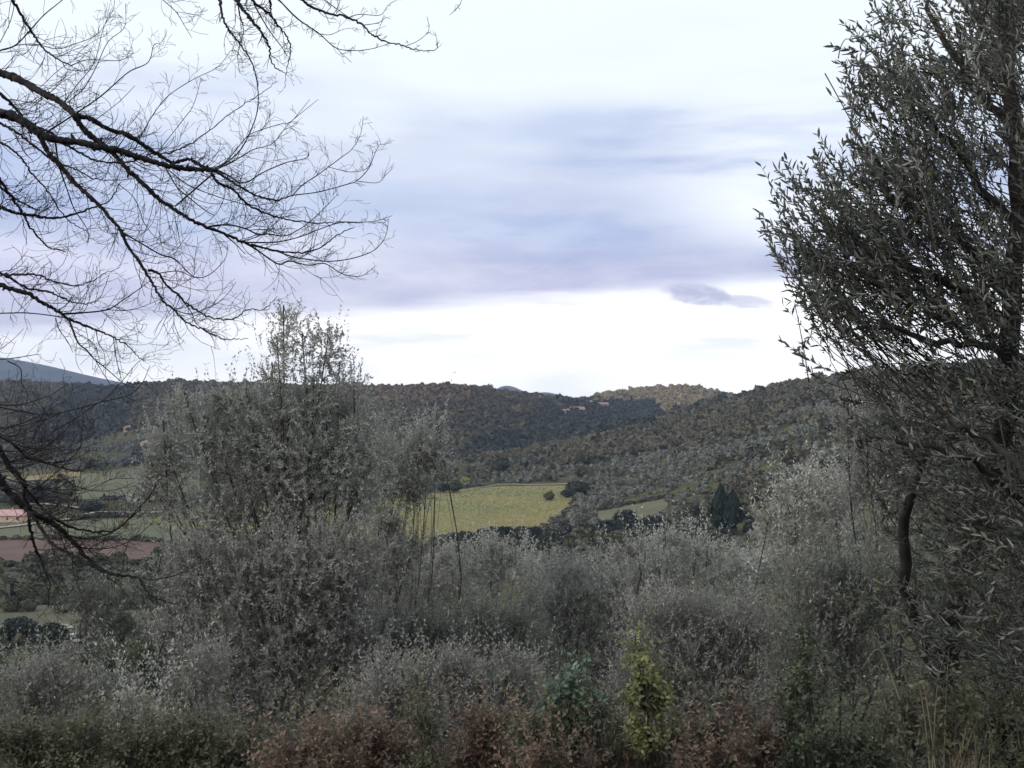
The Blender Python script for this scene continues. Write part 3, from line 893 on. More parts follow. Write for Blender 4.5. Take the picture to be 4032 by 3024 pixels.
def vine_rows():
    acc = Acc()
    n = 15000
    u = rng.uniform(150, 578, n); row = rng.uniform(484, 549, n)
    t = np.interp(u, [150, 172, 260, 380, 428, 470, 500, 572], [521, 514, 508, 501, 495, 490, 488, 487])
    b = np.interp(u, [150, 172, 260, 380, 428, 470, 520, 572], [523, 530, 532, 544, 547, 544, 534, 507])
    k = (row > t) & (row < b); u, row = u[k], row[k]
    P = at(u[::1][:5200], row[:5200], 200)
    # snap to rows running up the field
    P[:, 0] = np.round((P[:, 0] + P[:, 1] * .35) / 2.6) * 2.6 - P[:, 1] * .35 + rng.normal(0, .12, len(P))
    P[:, 2] = zt(P[:, 0], P[:, 1]) + .4
    n = len(P)
    V0 = ICO1[:12] if False else np.array([(1, 0, 0), (0, .6, 0), (-1, 0, 0), (0, -.6, 0), (0, 0, 1), (0, 0, -.6)], float)
    T0 = np.array([(0, 1, 4), (1, 2, 4), (2, 3, 4), (3, 0, 4), (1, 0, 5), (2, 1, 5), (3, 2, 5), (0, 3, 5)])
    s = np.stack([rng.uniform(.4, .6, n), rng.uniform(.9, 1.5, n), rng.uniform(.25, .42, n)], 1)
    V = V0[None] * s[:, None] + P[:, None] + rng.normal(0, .08, (n, 6, 3))
    vrow = 384 - F * P[:, 2] / P[:, 1]
    tt = fbm(P[:, 0] / 40, P[:, 1] / 30, 61) * 1.1 + (vrow - 512) / 60 + rng.normal(0, .04, n)
    c0, c1 = np.array((.120, .150, .055)), np.array((.29, .225, .078))
    A = c0[None] + (c1 - c0)[None] * np.clip(tt * 1.2 + .45, 0, 1)[:, None]
    A = np.repeat(A[:, None] * rng.uniform(.88, 1.12, (n, 1, 1)), 6, 1).reshape(-1, 3)
    acc.add(V.reshape(-1, 3), None, (T0[None] + (np.arange(n) * 6)[:, None, None]).reshape(-1, 3), A)
    acc.obj('vine_rows', M['crown'], kind='stuff', label='low yellow and green vine rows on the field', cat='vines')
vine_rows()

# ------------------------------------------------------------------ buildings, vehicles
def boxv(x0, x1, y0, y1, z0, z1):
    V = [(x0, y0, z0), (x1, y0, z0), (x1, y1, z0), (x0, y1, z0), (x0, y0, z1), (x1, y0, z1), (x1, y1, z1), (x0, y1, z1)]
    Q = [(0, 3, 2, 1), (4, 5, 6, 7), (0, 1, 5, 4), (1, 2, 6, 5), (2, 3, 7, 6), (3, 0, 4, 7)]
    return V, Q
def plain(name, c, rough=.8):
    return noise_mat(name, [(.3, tuple(v * .85 for v in c)), (.7, tuple(min(1, v * 1.1) for v in c))], 1.2, rough=rough)
M['peach'] = plain('peach_plaster', (.62, .44, .33))
M['cream'] = plain('cream_plaster', (.62, .55, .43))
M['whitewall'] = plain('white_plaster', (.72, .68, .62))
M['stone'] = plain('stone_wall', (.34, .30, .25))
M['tile'] = plain('terracotta_tiles', (.27, .19, .155))
M['pinkroof'] = plain('pink_roof', (.50, .30, .28))
M['glassdark'] = plain('dark_window', (.03, .035, .04), .3)
M['wood'] = plain('shutter_wood', (.10, .07, .045))
M['paint'] = plain('white_paint', (.80, .80, .78), .35)
M['rubber'] = plain('tyre_rubber', (.03, .03, .03))

def house(px, py, wpx, wall_m, roof_m, depth, wm, rm, label, nm='farmhouse', rz=0, wins=4, storeys=1, hip=.6):
    P = at([px], [py], 200)[0]; w = wpx / F * P[1]
    P[2] -= .3
    r = empty(nm, P, label=label, cat='house'); r.rotation_euler.z = rz
    h = wall_m + .3
    a = Acc(); a.add(*boxv(-w / 2, w / 2, -depth / 2, depth / 2, -1.5, h)); a.obj('wall', wm, r)
    e = .45
    V = [(-w / 2 - e, -depth / 2 - e, h), (w / 2 + e, -depth / 2 - e, h), (w / 2 + e, depth / 2 + e, h), (-w / 2 - e, depth / 2 + e, h),
         (-w / 2 + hip * 1.5, 0, h + roof_m), (w / 2 - hip * 1.5, 0, h + roof_m)]
    V += [(x_, y_, z_ + .16) for x_, y_, z_ in V]
    Q = [(0, 1, 5, 4), (2, 3, 4, 5), (6, 10, 11, 7), (8, 11, 10, 9)][:0] + [(6, 7, 11, 10), (8, 9, 10, 11), (0, 3, 2, 1), (0, 1, 7, 6), (1, 2, 8, 7), (2, 3, 9, 8), (3, 0, 6, 9)]
    a = Acc(); a.add(V, Q, [(7, 8, 11), (9, 6, 10)]); rf = a.obj('roof', rm, r)
    a = Acc(); a.add(*boxv(w * .2, w * .2 + .6, -.3, .3, h + roof_m * .4, h + roof_m + .9)); a.obj('chimney', wm, rf)
    for s in range(storeys):
        z0 = .3 + 1.0 + s * 2.7
        for i in range(wins):
            cx = -w / 2 + w * (i + .5) / wins
            if s == 0 and i == wins // 2:
                a = Acc(); a.add(*boxv(cx - .5, cx + .5, -depth / 2 - .04, -depth / 2 + .1, .3, 2.4)); a.obj('door', M['wood'], r); continue
            a = Acc(); a.add(*boxv(cx - .45, cx + .45, -depth / 2 - .03, -depth / 2 + .1, z0, z0 + 1.2)); wdo = a.obj('window', M['glassdark'], r)
            a = Acc()
            for (x0, x1, zz0, zz1) in ((cx - .55, cx - .45, z0 - .1, z0 + 1.3), (cx + .45, cx + .55, z0 - .1, z0 + 1.3), (cx - .45, cx + .45, z0 - .1, z0), (cx - .45, cx + .45, z0 + 1.2, z0 + 1.3), (cx - .03, cx + .03, z0, z0 + 1.2)):
                a.add(*boxv(x0, x1, -depth / 2 - .06, -depth / 2 + .05, zz0, zz1))
            a.obj('frame', M['cream'], wdo)
    return r
house(2, 521, 50, 2.7, 2.1, 9, M['peach'], M['pinkroof'], 'low peach farmhouse with a long pink roof at the left edge', wins=5)
house(148, 449, 11, 4.6, 1.6, 8, M['peach'], M['tile'], 'peach two storey house beside the central tree on the left slope', nm='house', wins=3, storeys=1)
house(128, 431, 6, 2.8, 1.2, 6, M['peach'], M['tile'], 'tiny peach house highest on the left slope', nm='house', wins=2)
house(160, 445, 8, 2.8, 1.4, 7, M['cream'], M['tile'], 'small cream outbuilding right of the peach two storey house', nm='house', wins=2)
house(577, 412, 16, 3.2, 3.2, 12, M['stone'], M['tile'], 'long stone house with a broad tiled roof below the saddle', nm='house', wins=4)
house(566, 413, 8, 2.6, 2.0, 9, M['cream'], M['tile'], 'small pale annexe left of the long stone house', nm='house', wins=2)
house(603, 407, 11, 3.8, 2.4, 9, M['stone'], M['tile'], 'pale stone house right of the long stone house', nm='house', wins=3)
house(590, 404, 6, 3.0, 1.6, 7, M['cream'], M['tile'], 'small cream house just under the saddle skyline', nm='house', wins=2)
house(539, 400, 3.5, 3.6, 1.0, 5, M['whitewall'], M['tile'], 'tiny white house below the dark skyline tree', nm='house', wins=1)
for px, l in ((631, 'white hut at the left of the three under the golden hill'), (635.5, 'middle white hut of the three under the golden hill'), (640, 'white hut at the right of the three under the golden hill')):
    house(px, 407, 2.8, 2.6, .8, 4, M['whitewall'], M['tile'], l, nm='hut', wins=1)
house(186, 631, 16, 2.6, 1.0, 5, M['whitewall'], M['stone'], 'low whitewashed shed half hidden behind olive branches', nm='shed', wins=2)
house(160, 633, 12, 2.2, .9, 4, M['cream'], M['stone'], 'little stone shed left of the whitewashed shed', nm='shed', wins=1)

def van(px, py, length, rz, label, tall=1.9, nm='van', cat='van'):
    P = at([px], [py], 180)[0]; P[2] += .05
    r = empty(nm, P, label=label, cat=cat); r.rotation_euler.z = rz
    L_, w, h = length / 2, .9, tall
    prof = [(-L_, .35), (L_, .35), (L_, h * .5), (L_ * .78, h * .56), (L_ * .5, h * .97), (L_ * .3, h), (-L_ * .95, h), (-L_, h * .9)]
    n = len(prof); V = [(x_, -w, z_) for x_, z_ in prof] + [(x_, w, z_) for x_, z_ in prof]
    Q = [(i, (i + 1) % n, n + (i + 1) % n, n + i) for i in range(n)]
    T = [(0, i + 1, i) for i in range(1, n - 1)] + [(n, n + i, n + i + 1) for i in range(1, n - 1)]
    a = Acc(); a.add(V, Q, T); a.obj('body', M['paint'], r)
    for s in (-1, 1):
        for x0, x1 in ((-L_ * .85, -L_ * .35), (-L_ * .28, L_ * .2), (L_ * .26, L_ * .5)):
            a = Acc(); a.add(*boxv(x0, x1, s * w - .02, s * w + .02, h * .55, h * .86)); a.obj('window', M['glassdark'], r)
        for xx in (-L_ * .62, L_ * .62):
            a = Acc(); an = np.arange(14) / 14 * 6.283
            ring = [(xx + math.cos(t) * .33, s * (w - .1), .33 + math.sin(t) * .33) for t in an] + [(xx + math.cos(t) * .33, s * (w + .04), .33 + math.sin(t) * .33) for t in an]
            a.add(ring, [(i, (i + 1) % 14, 14 + (i + 1) % 14, 14 + i) for i in range(14)], [(14, 14 + i, 15 + i) for i in range(1, 13)]); a.obj('wheel', M['rubber'], r)
    a = Acc(); a.add(*boxv(-L_ - .02, -L_ + .02, -w * .8, w * .8, h * .5, h * .82)); a.obj('rear_window', M['glassdark'], r)
van(76, 643, 4.4, 1.15, 'small white van parked below the footpath')
van(222, 591, 4.6, .1, 'white caravan like van furthest right among the parked vehicles', 2.1)
van(188, 592, 4.2, .0, 'pale car parked left of the other vehicles in the olives', 1.45, 'car', 'car')
van(201, 598, 4.2, .2, 'white car parked nearest of the three in the olives', 1.45, 'car', 'car')

# ------------------------------------------------------------------ low scrub on the far half of the near slope
def scrub():
    prot = [crown_proto(64, .21, core=1, flat=.8, seed=300 + s, lumps=8) for s in range(4)]
    cols = [(.085, .088, .060), (.105, .108, .082), (.062, .068, .045), (.095, .085, .055), (.13, .135, .105)]
    acc = Acc()
    y = np.sqrt(rng.uniform(40 ** 2, 232 ** 2, 3000)); u = rng.uniform(-80, 1400, 3000); x = (u - 512) / F * y
    z = zt(x, y); row = 384 - F * z / y
    k = ~((u < 70) & (row < 640) & (row > 620)) & ~((u > 60) & (u < 95) & (row < 650))
    k &= (fbm(x / 16, y / 16, 71) > -.22)
    x, y, z = x[k], y[k], z[k]
    r = rng.uniform(.8, 2.1, len(x)); kk = thin(x, y, r, r * 1.6); x, y, z, r = x[kk], y[kk], z[kk], r[kk]
    for i in range(len(x)):
        V, Q, T, sh = prot[i % 4]
        an = rng.uniform(0, 6.28); ca, sa = math.cos(an), math.sin(an); zz = r[i] * rng.uniform(.8, 1.2)
        P = np.stack([(V[:, 0] * ca - V[:, 1] * sa) * r[i] + x[i], (V[:, 0] * sa + V[:, 1] * ca) * r[i] + y[i], V[:, 2] * zz + z[i] + zz * .6], 1)
        acc.add(P, Q, T, np.array(cols[int(rng.integers(0, 5))])[None] * sh[:, None] * rng.uniform(.8, 1.2))
    lines = [[(-40, 503), (20, 502), (60, 501), (100, 503)], [(100, 500), (150, 500), (205, 500)], [(-40, 541), (30, 540), (90, 541), (150, 542), (200, 547)],
             [(60, 476), (70, 486), (64, 500)], [(-20, 485), (30, 484), (60, 482)], [(-60, 566), (20, 566), (100, 566), (180, 560)], [(598, 511), (630, 505), (668, 497)],
             [(-40, 600), (30, 604), (90, 604), (160, 604)], [(572, 486), (576, 500), (560, 522), (545, 532)], [(0, 640), (30, 638), (62, 640)], [(70, 520), (100, 517), (140, 517)]]
    for ln in lines:
        C = spline(at([p[0] for p in ln], [p[1] for p in ln], 200), 120)
        for c in C:
            if rng.random() < .35: continue
            rr_ = rng.uniform(.6, 1.7); xx, yy = c[0] + rng.normal(0, 1.2), c[1] + rng.normal(0, 1.5); zz = float(zt(xx, yy))
            V, Q, T, sh = prot[int(rng.integers(0, 4))]
            acc.add(V * rr_ * np.array([1.2, 1, 1]) + np.array([xx, yy, zz + rr_ * .5]), Q, T, np.array(cols[int(rng.integers(0, 4))])[None] * sh[:, None] * rng.uniform(.6, 1.0))
    print('scrub', len(x))
    acc.obj('scrub', M['crown'], kind='stuff', label='low grey green scrub below the near trees', cat='scrub')
scrub()

# ------------------------------------------------------------------ generic leafy tree
def grow(name, label, cat, base_px, Y, blobs, leafmat, leaf=(.055, .014), cover=2.2, twig_len=.38, per=14, trunk_r=.07, stems=1, group=None,
         ang=.7, up=.6, big=False, barkmat='bark', twigmat='greytwig', h0=.25, clump=.22, sway=(0, 0, 0), base_y=None, shoots=2.2):
    """blobs: (px, py, rx px, ry px, [dY]) foliage masses; leaves grow on twigs, twigs on limbs, limbs on the stem"""
    by = base_y or Y
    bx = (base_px - 512) / F * by
    base = np.array([bx, by, float(zt(bx, by)) - .15])
    root = empty(name, base, label=label, cat=cat)
    if group: root['group'] = group
    k = Y / F
    wood, small, tw, lf = [], Acc(), Acc(), Acc()
    blobs = [(b[0] + rng.normal(0, 3), b[1] + rng.normal(0, 3), b[2] * rng.uniform(.8, 1.15), b[3] * rng.uniform(.8, 1.15)) + tuple(b[4:]) for b in blobs]
    cen = np.array([W(b[0], b[1], Y + (b[4] if len(b) > 4 else 0)) for b in blobs])
    top = cen[np.argmax(cen[:, 2])]; mean = cen.mean(0)
    hgt = max(.4, top[2] - base[2])
    forks = []
    for s in range(stems):
        an = s / max(1, stems) * 6.28 + .5; sp = .06 * hgt if stems > 1 else .02
        tgt = cen[int(s * len(cen) / stems)] if stems > 1 else mean
        f = base + (tgt - base) * h0 + np.array([math.cos(an) * sp, math.sin(an) * sp, 0])
        C = spline([base + np.array([math.cos(an), math.sin(an), 0]) * (trunk_r if stems > 1 else 0), (base + f) / 2 + rng.normal(0, .03 * hgt, 3) * [1, 1, 0], f], 8)
        V, Q, T = tube(C, np.linspace(trunk_r * 1.25, trunk_r * .9, 8), 8)
        a = Acc(); a.add(V, Q, T); wood.append(('trunk' if s == 0 else 'stem', a)); forks.append(f)
    allP, allD, allL, allT = [], [], [], []
    for bi, b in enumerate(blobs):
        c = cen[bi]; rx, rz = b[2] * k, b[3] * k
        f = forks[int(np.argmin([np.linalg.norm(c - q) for q in forks]))]
        d = np.linalg.norm(c - f)
        mid = (f + c) / 2 + rng.normal(0, .06 * d, 3) + np.array([0, 0, -.05 * d])
        topc = c + np.array([0, 0, rz * .75])
        C = spline([f, mid, c, topc], 14)
        a = Acc(); a.add(*tube(C, np.linspace(trunk_r * .28, max(.003, trunk_r * .05), 14), 6)); wood.append(('branch', a))
        area = math.pi * b[2] * b[3]
        la = .6 * leaf[0] * leaf[1] * (F / Y) ** 2 * .62
        nl = cover * (b[5] if len(b) > 5 else 1.0) * area / la
        ntw = max(6, int(nl / per))
        ncl = max(4, int(ntw / 9))
        dirs = norm(rng.normal(0, 1, (ncl, 3)))
        rr = rng.random(ncl) ** .45 * np.where(rng.random(ncl) < .34, rng.uniform(1.0, 1.6, ncl), 1.0)
        cc = c + dirs * rr[:, None] * np.array([rx, rx * .8, rz])[None] * .80
        # limbs to clumps
        for j in range(0, ncl):
            q = C[int(rng.integers(4, 13))]
            if cc[j][2] < q[2] - .1 * d: q = C[4]
            mm = (q + cc[j]) / 2 + rng.normal(0, .05 * rx, 3) - np.array([0, 0, .04 * rx])
            sp_ = spline([q, mm, cc[j]], 5)
            small.add(*tube(sp_, np.linspace(trunk_r * .11, max(.0025, trunk_r * .035), 5), 3))
        ci = rng.integers(0, ncl, ntw)
        P = cc[ci] + rng.normal(0, clump * min(rx, rz), (ntw, 3))
        out = norm(P - c)
        D = norm(out * (1 - up) + np.array([0, 0, up]) + rng.normal(0, .38, (ntw, 3)) + np.array(sway))
        L = twig_len * rng.uniform(.55, 1.25, ntw)
        P = P - D * L[:, None] * .5
        allP.append(P); allD.append(D); allL.append(L); allT.append(rng.random(ncl)[ci])
        if shoots:      # upright shoots standing out of the crown
            ns = max(3, int(shoots * b[2] / 5.0))
            d2 = norm(rng.normal(0, 1, (ns, 3))); d2[:, 2] = np.abs(d2[:, 2]) * .9
            Ps = c + d2 * np.array([rx, rx * .7, rz]) * rng.uniform(.55, .95, (ns, 1))
            Ds = norm(np.array([0, 0, 1.0]) + d2 * np.array([.45, .45, 0]) + rng.normal(0, .16, (ns, 3)))
            allP.append(Ps); allD.append(Ds); allL.append(twig_len * (.9 + 1.9 * rng.random(ns) ** 2)); allT.append(rng.uniform(.4, 1, ns))
    P, D, L, CT = map(np.concatenate, (allP, allD, allL, allT))
    bend = rng.normal(0, .12, (len(P), 3)) * L[:, None] + np.array([0, 0, .05]) * L[:, None]
    twig_mesh(tw, P, D, L, bend, np.full(len(P), .0017), .0008, 2)
    B, A, Nn = leaves_on_twigs(P, D, L, bend, per, ang)
    n = len(B)
    ll = leaf[0] * rng.uniform(.6, 1.25, n); ww = leaf[1] * rng.uniform(.7, 1.3, n)
    tint = np.clip(.5 * rng.random(n) + .5 * np.repeat(CT, per), 0, 1)
    leaf_mesh(lf, B, A, Nn, ll, ww, tint, big)
    for nm, a in wood: _rel(a, base).obj(nm, M[barkmat], root, smooth=True)
    _rel(small, base).obj('branchlets', M[twigmat], root, kind='stuff')
    _rel(tw, base).obj('twigs', M[twigmat], root, kind='stuff')
    _rel(lf, base).obj('foliage', leafmat, root, kind='stuff')
    GROWN.append((name, n))
    return root
GROWN = []
def _rel(a, base):
    a.v = [(v - base.astype(np.float32)) for v in a.v]
    return a

# the tall tree in the middle
grow('tall_tree', 'tall grey green leafy tree at centre left with two tips above the skyline', 'tree', 300, 18, [
    (272, 350, 20, 26, 0, .45), (288, 328, 18, 20, .1, .5), (300, 352, 18, 26, 0, .4), (268, 374, 24, 16, 0, .5), (326, 356, 18, 22, 0, .8), (338, 376, 16, 14, 0, .7), (312, 388, 34, 14, 0, .6),
    (222, 402, 26, 13), (250, 396, 22, 13), (352, 396, 14, 14, 0, .8), (192, 410, 20, 16), (245, 418, 38, 20), (290, 415, 44, 24), (340, 418, 34, 24), (205, 432, 34, 22), (166, 440, 18, 22, 0, .8), (172, 462, 28, 24), (152, 470, 12, 18, 0, .7), (220, 462, 44, 34),
    (275, 455, 48, 36), (330, 462, 46, 36), (372, 455, 26, 36, 0, .8), (160, 492, 22, 28, 0, .8), (205, 515, 44, 30, 0, .7), (255, 518, 48, 32, 0, .75),
    (300, 520, 48, 34, 0, .75), (345, 512, 40, 34, 0, .7)], M['tall'], leaf=(.062, .025), cover=2.3, twig_len=.32, per=14, trunk_r=.08, up=.45, h0=.33, shoots=1.3, clump=.36)
grow('tall_tree', 'lower leafy mass under the tall centre left tree, soft dark grey green', 'tree', 285, 17, [
    (195, 575, 44, 40), (250, 575, 52, 46), (310, 580, 50, 46), (355, 565, 36, 34), (225, 650, 58, 48), (300, 650, 60, 50), (355, 630, 38, 44), (265, 715, 64, 42), (175, 630, 26, 34, 0, .7)],
    M['grey'], leaf=(.066, .027), cover=2.4, twig_len=.34, per=14, trunk_r=.05, up=.55, stems=2, shoots=1.4, clump=.30)
grow('forked_tree', 'smaller forked grey green tree leaning right beside the tall centre tree', 'tree', 382, 20, [
    (418, 440, 20, 16), (400, 462, 26, 18), (425, 470, 16, 22), (385, 485, 26, 22), (412, 495, 26, 18), (378, 455, 18, 18), (395, 520, 30, 18, 0, .8), (412, 548, 20, 20, 0, .8), (385, 560, 24, 24, 0, .9), (402, 585, 26, 20, 0, .9), (365, 500, 22, 24, 0, .7), (432, 455, 14, 20), (440, 432, 8, 10, 0, .7)],
    M['tall'], leaf=(.062, .024), cover=2.3, shoots=1.5, clump=.32, twig_len=.34, per=14, trunk_r=.055, up=.5, h0=.36)

# silvery olives of the thicket
T = [
 ('grey olive filling the gap under the hedgerow between the two crests', 560, 23, [(548, 572, 24, 18), (575, 580, 22, 14), (602, 576, 26, 20), (628, 590, 20, 20), (560, 600, 30, 22)], 'grey', 1.3),
 ('grey olive at the foot of the forked tree', 400, 22, [(395, 575, 26, 18), (370, 590, 26, 24), (415, 605, 30, 22), (375, 625, 26, 24)], 'grey', 1.4),
 ('slender olive shoots rising left of the cypress pair', 640, 19, [(622, 560, 12, 16), (636, 548, 10, 14), (612, 590, 18, 18), (650, 560, 16, 14)], 'silver', .9),
 ('silvery olive directly right of the forked tree, its pale shoots rising before the hedgerow', 455, 21, [(410, 590, 34, 34), (455, 580, 40, 38), (500, 572, 36, 36), (535, 595, 26, 30), (491, 545, 7, 18), (445, 552, 22, 12), (520, 560, 12, 14)], 'silver', 1.15),
 ('dark green olive in the centre below the silvery shoots', 470, 18, [(420, 640, 50, 34), (480, 630, 44, 34), (525, 640, 30, 40), (385, 660, 30, 40)], 'olive', 1.9),
 ('silvery olive right of centre with a bright crest of pale leaves', 700, 20, [(655, 568, 32, 30), (696, 572, 34, 30), (742, 580, 34, 30), (640, 590, 26, 26), (668, 548, 20, 10), (705, 556, 16, 8), (776, 568, 20, 30)], 'silver', 1.2),
 ('pale olive to the right of the cypress pair, crown reaching up beside the near olive', 800, 16, [(768, 528, 18, 22), (800, 502, 26, 22), (790, 548, 36, 30), (835, 500, 36, 44), (835, 555, 40, 40)], 'silver', 1.15),
 ('tall pale olive behind the hanging twigs at right', 900, 13, [(850, 430, 28, 26), (885, 400, 30, 22), (900, 450, 44, 40), (950, 420, 40, 36), (1000, 440, 40, 44), (870, 490, 34, 34), (930, 510, 46, 44), (995, 520, 46, 44)], 'grey', 1.25),
 ('grey olive in the dip between the two silvery crests', 590, 19, [(570, 590, 34, 28), (610, 610, 34, 30), (580, 640, 36, 30), (610, 660, 36, 40), (560, 625, 24, 24)], 'grey', 1.6),
 ('dark grey olive under the bright crest right of centre', 700, 15, [(660, 630, 44, 44), (710, 640, 46, 46), (755, 640, 40, 50), (690, 700, 50, 46), (745, 710, 40, 40), (640, 690, 30, 40)], 'grey', 1.7),
 ('shadowy olive filling the space left of the near olive trunk', 840, 11, [(810, 610, 50, 50), (860, 590, 44, 46), (850, 660, 46, 46), (800, 680, 36, 50), (910, 600, 40, 50), (970, 610, 50, 60), (1010, 580, 30, 60)], 'olive', 1.35),
 ('silvery olive in the lower centre, second row, with upright shoots', 440, 13.5, [(400, 680, 36, 26), (440, 675, 34, 26), (485, 678, 36, 26), (525, 690, 30, 28), (380, 715, 40, 30), (450, 725, 50, 34), (520, 735, 40, 30)], 'grey', 1.7),
 ('thin grey olive at left through which the valley shows', 120, 22, [(75, 605, 24, 18), (110, 592, 26, 14), (140, 588, 24, 14), (168, 603, 30, 22), (105, 622, 30, 14), (140, 628, 26, 14), (190, 640, 30, 24)], 'olive', 1.0),
 ('pale olive at the bottom left corner', 45, 14, [(20, 690, 30, 22), (55, 675, 30, 20), (90, 690, 30, 20), (120, 700, 26, 24), (40, 725, 50, 30), (100, 735, 40, 26)], 'grey', 1.5),
 ('small bright silvery shrub low at left', 128, 11, [(118, 706, 10, 12), (133, 700, 12, 14), (145, 712, 14, 14), (160, 722, 16, 14), (120, 728, 18, 12)], 'silver', 1.5),
 ('olive green shrub between the bright silvery shrub and the tall tree', 200, 14, [(175, 690, 26, 26), (205, 670, 26, 24), (195, 720, 40, 30), (160, 740, 30, 24)], 'grey', 1.3),
 ('dark green bush in the hollow at left', 145, 17, [(125, 672, 22, 16), (150, 660, 26, 18), (130, 690, 22, 16), (160, 680, 20, 16)], 'deepgreen', 2.0),
]
for lab, bp, Y, bl, mt, cv in T:
    grow('olive_shrub' if 'olive' in lab else 'shrub', lab, 'olive tree' if ' olive ' in lab and 'green shrub' not in lab else 'shrub', bp, Y, bl, M[mt],
         leaf=(.068, .024) if Y > 15 else (.056, .019), cover=cv * 1.55, clump=.28, twig_len=.34, per=14, trunk_r=.05, up=.72, stems=2, h0=.38)

# front row shrubs
G = [
 ('bramble', 'dull green bramble in front of the near olive trunk', 942, 6.1, [(925, 735, 22, 26), (955, 728, 24, 30), (940, 765, 40, 24), (980, 750, 26, 26)], 'bramble', 1.0),
 ('russet_shrub', 'low russet growth along the bottom edge under the tall tree', 300, 8.0, [(300, 752, 26, 14), (325, 745, 14, 14), (290, 770, 50, 14), (345, 772, 30, 12)], 'russet', 1.6),
 ('russet_shrub', 'mixed rusty and green low shrub between the blue green bush and the centre russet shrub', 530, 7.8, [(525, 765, 26, 14), (545, 756, 16, 14), (580, 768, 30, 12)], 'russet', 1.5),
 ('russet_shrub', 'rusty low growth right of the yellow green sapling at the very bottom', 700, 7.8, [(690, 768, 34, 14), (715, 760, 22, 16), (735, 742, 16, 18)], 'russet', 1.6),
 ('bramble', 'dark bramble filling the bottom left corner', 40, 8.5, [(10, 735, 40, 26), (50, 750, 46, 26), (90, 740, 34, 28), (20, 775, 60, 30), (110, 775, 60, 30)], 'bramble', 1.9),
 ('bramble', 'dark bramble below the bright silvery shrub', 160, 8.5, [(140, 750, 34, 26), (180, 745, 36, 28), (215, 755, 34, 26), (170, 785, 70, 26)], 'bramble', 1.9),
 ('bramble', 'low bramble at the foot of the tall tree', 270, 8.5, [(245, 748, 30, 22), (285, 755, 34, 22), (320, 765, 30, 22), (260, 785, 60, 22)], 'bramble', 1.8),
 ('russet_shrub', 'russet brown shrub at the bottom, left one of the two large', 360, 8.5, [(350, 738, 22, 16), (385, 748, 26, 20), (340, 760, 30, 20), (385, 775, 50, 20), (425, 762, 20, 18)], 'russet', 1.8),
 ('russet_shrub', 'largest russet brown shrub at bottom centre', 475, 8.5, [(480, 735, 20, 20), (500, 728, 16, 16), (465, 755, 26, 20), (500, 758, 26, 24), (450, 775, 40, 16)], 'russet', 2.0),
 ('bramble', 'olive green bramble between the russet shrubs', 425, 8.0, [(420, 718, 12, 18), (430, 745, 14, 24), (425, 770, 20, 20)], 'bramble', 1.8),
 ('bramble', 'green bramble under the blue green bush', 560, 8.2, [(530, 745, 24, 22), (560, 725, 30, 20), (590, 735, 26, 22), (560, 765, 50, 26), (610, 760, 30, 24)], 'bramble', 1.9),
 ('broadleaf_bush', 'blue green leafy bush at the bottom centre right', 575, 8.2, [(572, 688, 14, 12), (585, 700, 14, 14), (598, 708, 12, 12), (560, 700, 12, 12), (576, 716, 20, 10), (550, 714, 9, 8)], 'teal', 2.4),
 ('sapling', 'yellow green sapling standing out at bottom right of centre', 648, 8.0, [(636, 643, 8, 9), (640, 660, 9, 10), (646, 675, 9, 12), (652, 690, 13, 12), (632, 700, 9, 8), (645, 708, 18, 14), (655, 728, 18, 16), (662, 700, 9, 12), (628, 690, 7, 10), (648, 745, 20, 10)], 'lime', 3.0),
 ('russet_shrub', 'russet shrub below the yellow green sapling', 640, 8.3, [(615, 752, 22, 16), (650, 758, 26, 18), (640, 775, 40, 16)], 'russet', 1.7),
 ('bramble', 'green bramble right of the yellow green sapling', 690, 8.3, [(670, 735, 22, 16), (700, 728, 18, 14), (690, 750, 30, 18), (720, 745, 18, 18)], 'bramble', 1.7),
 ('russet_shrub', 'russet shrub at bottom right with an upright arm', 745, 8.3, [(722, 758, 26, 20), (760, 752, 24, 26), (744, 715, 9, 22), (785, 725, 9, 16), (770, 740, 14, 18), (745, 780, 50, 16)], 'russet', 1.8),
 ('sapling', 'slim green sapling with dark foliage left of the near olive trunk', 800, 8.2, [(806, 628, 7, 14), (804, 655, 10, 14), (800, 680, 16, 14), (798, 702, 22, 14), (806, 722, 22, 14)], 'deepgreen', 1.7),
 ('bramble', 'broad green bramble at the foot of the slim sapling', 815, 8.0, [(805, 745, 30, 20), (840, 752, 30, 22), (820, 775, 50, 20), (870, 765, 26, 20)], 'deepgreen', 1.8),
 ('bramble', 'grey green bramble around the dry grass tuft', 900, 8.3, [(880, 735, 26, 24), (905, 715, 22, 26), (935, 745, 30, 24), (895, 770, 40, 20)], 'bramble', 1.5),
 ('bramble', 'green bramble in the bottom right corner', 1000, 8.0, [(985, 710, 30, 26), (1015, 695, 26, 34), (1000, 745, 40, 30), (1010, 780, 50, 26)], 'bramble', 1.8),
]
for nm, lab, bp, Y, bl, mt, cv in G:
    lf = {'teal': (.06, .034), 'lime': (.052, .026), 'russet': (.045, .022)}.get(mt, (.045, .022))
    grow(nm, lab, {'bramble': 'bramble', 'russet_shrub': 'shrub', 'broadleaf_bush': 'bush', 'sapling': 'sapling'}[nm], bp, Y, bl, M[mt], leaf=lf, cover=cv * 1.6,
         twig_len=.26, per=12, trunk_r=.02, up=.5, shoots=0 if nm in ('sapling', 'broadleaf_bush') else 1.6, stems=3, h0=.4, ang=.95, clump=.30)
print('grown leaves', sum(n for _, n in GROWN), GROWN)

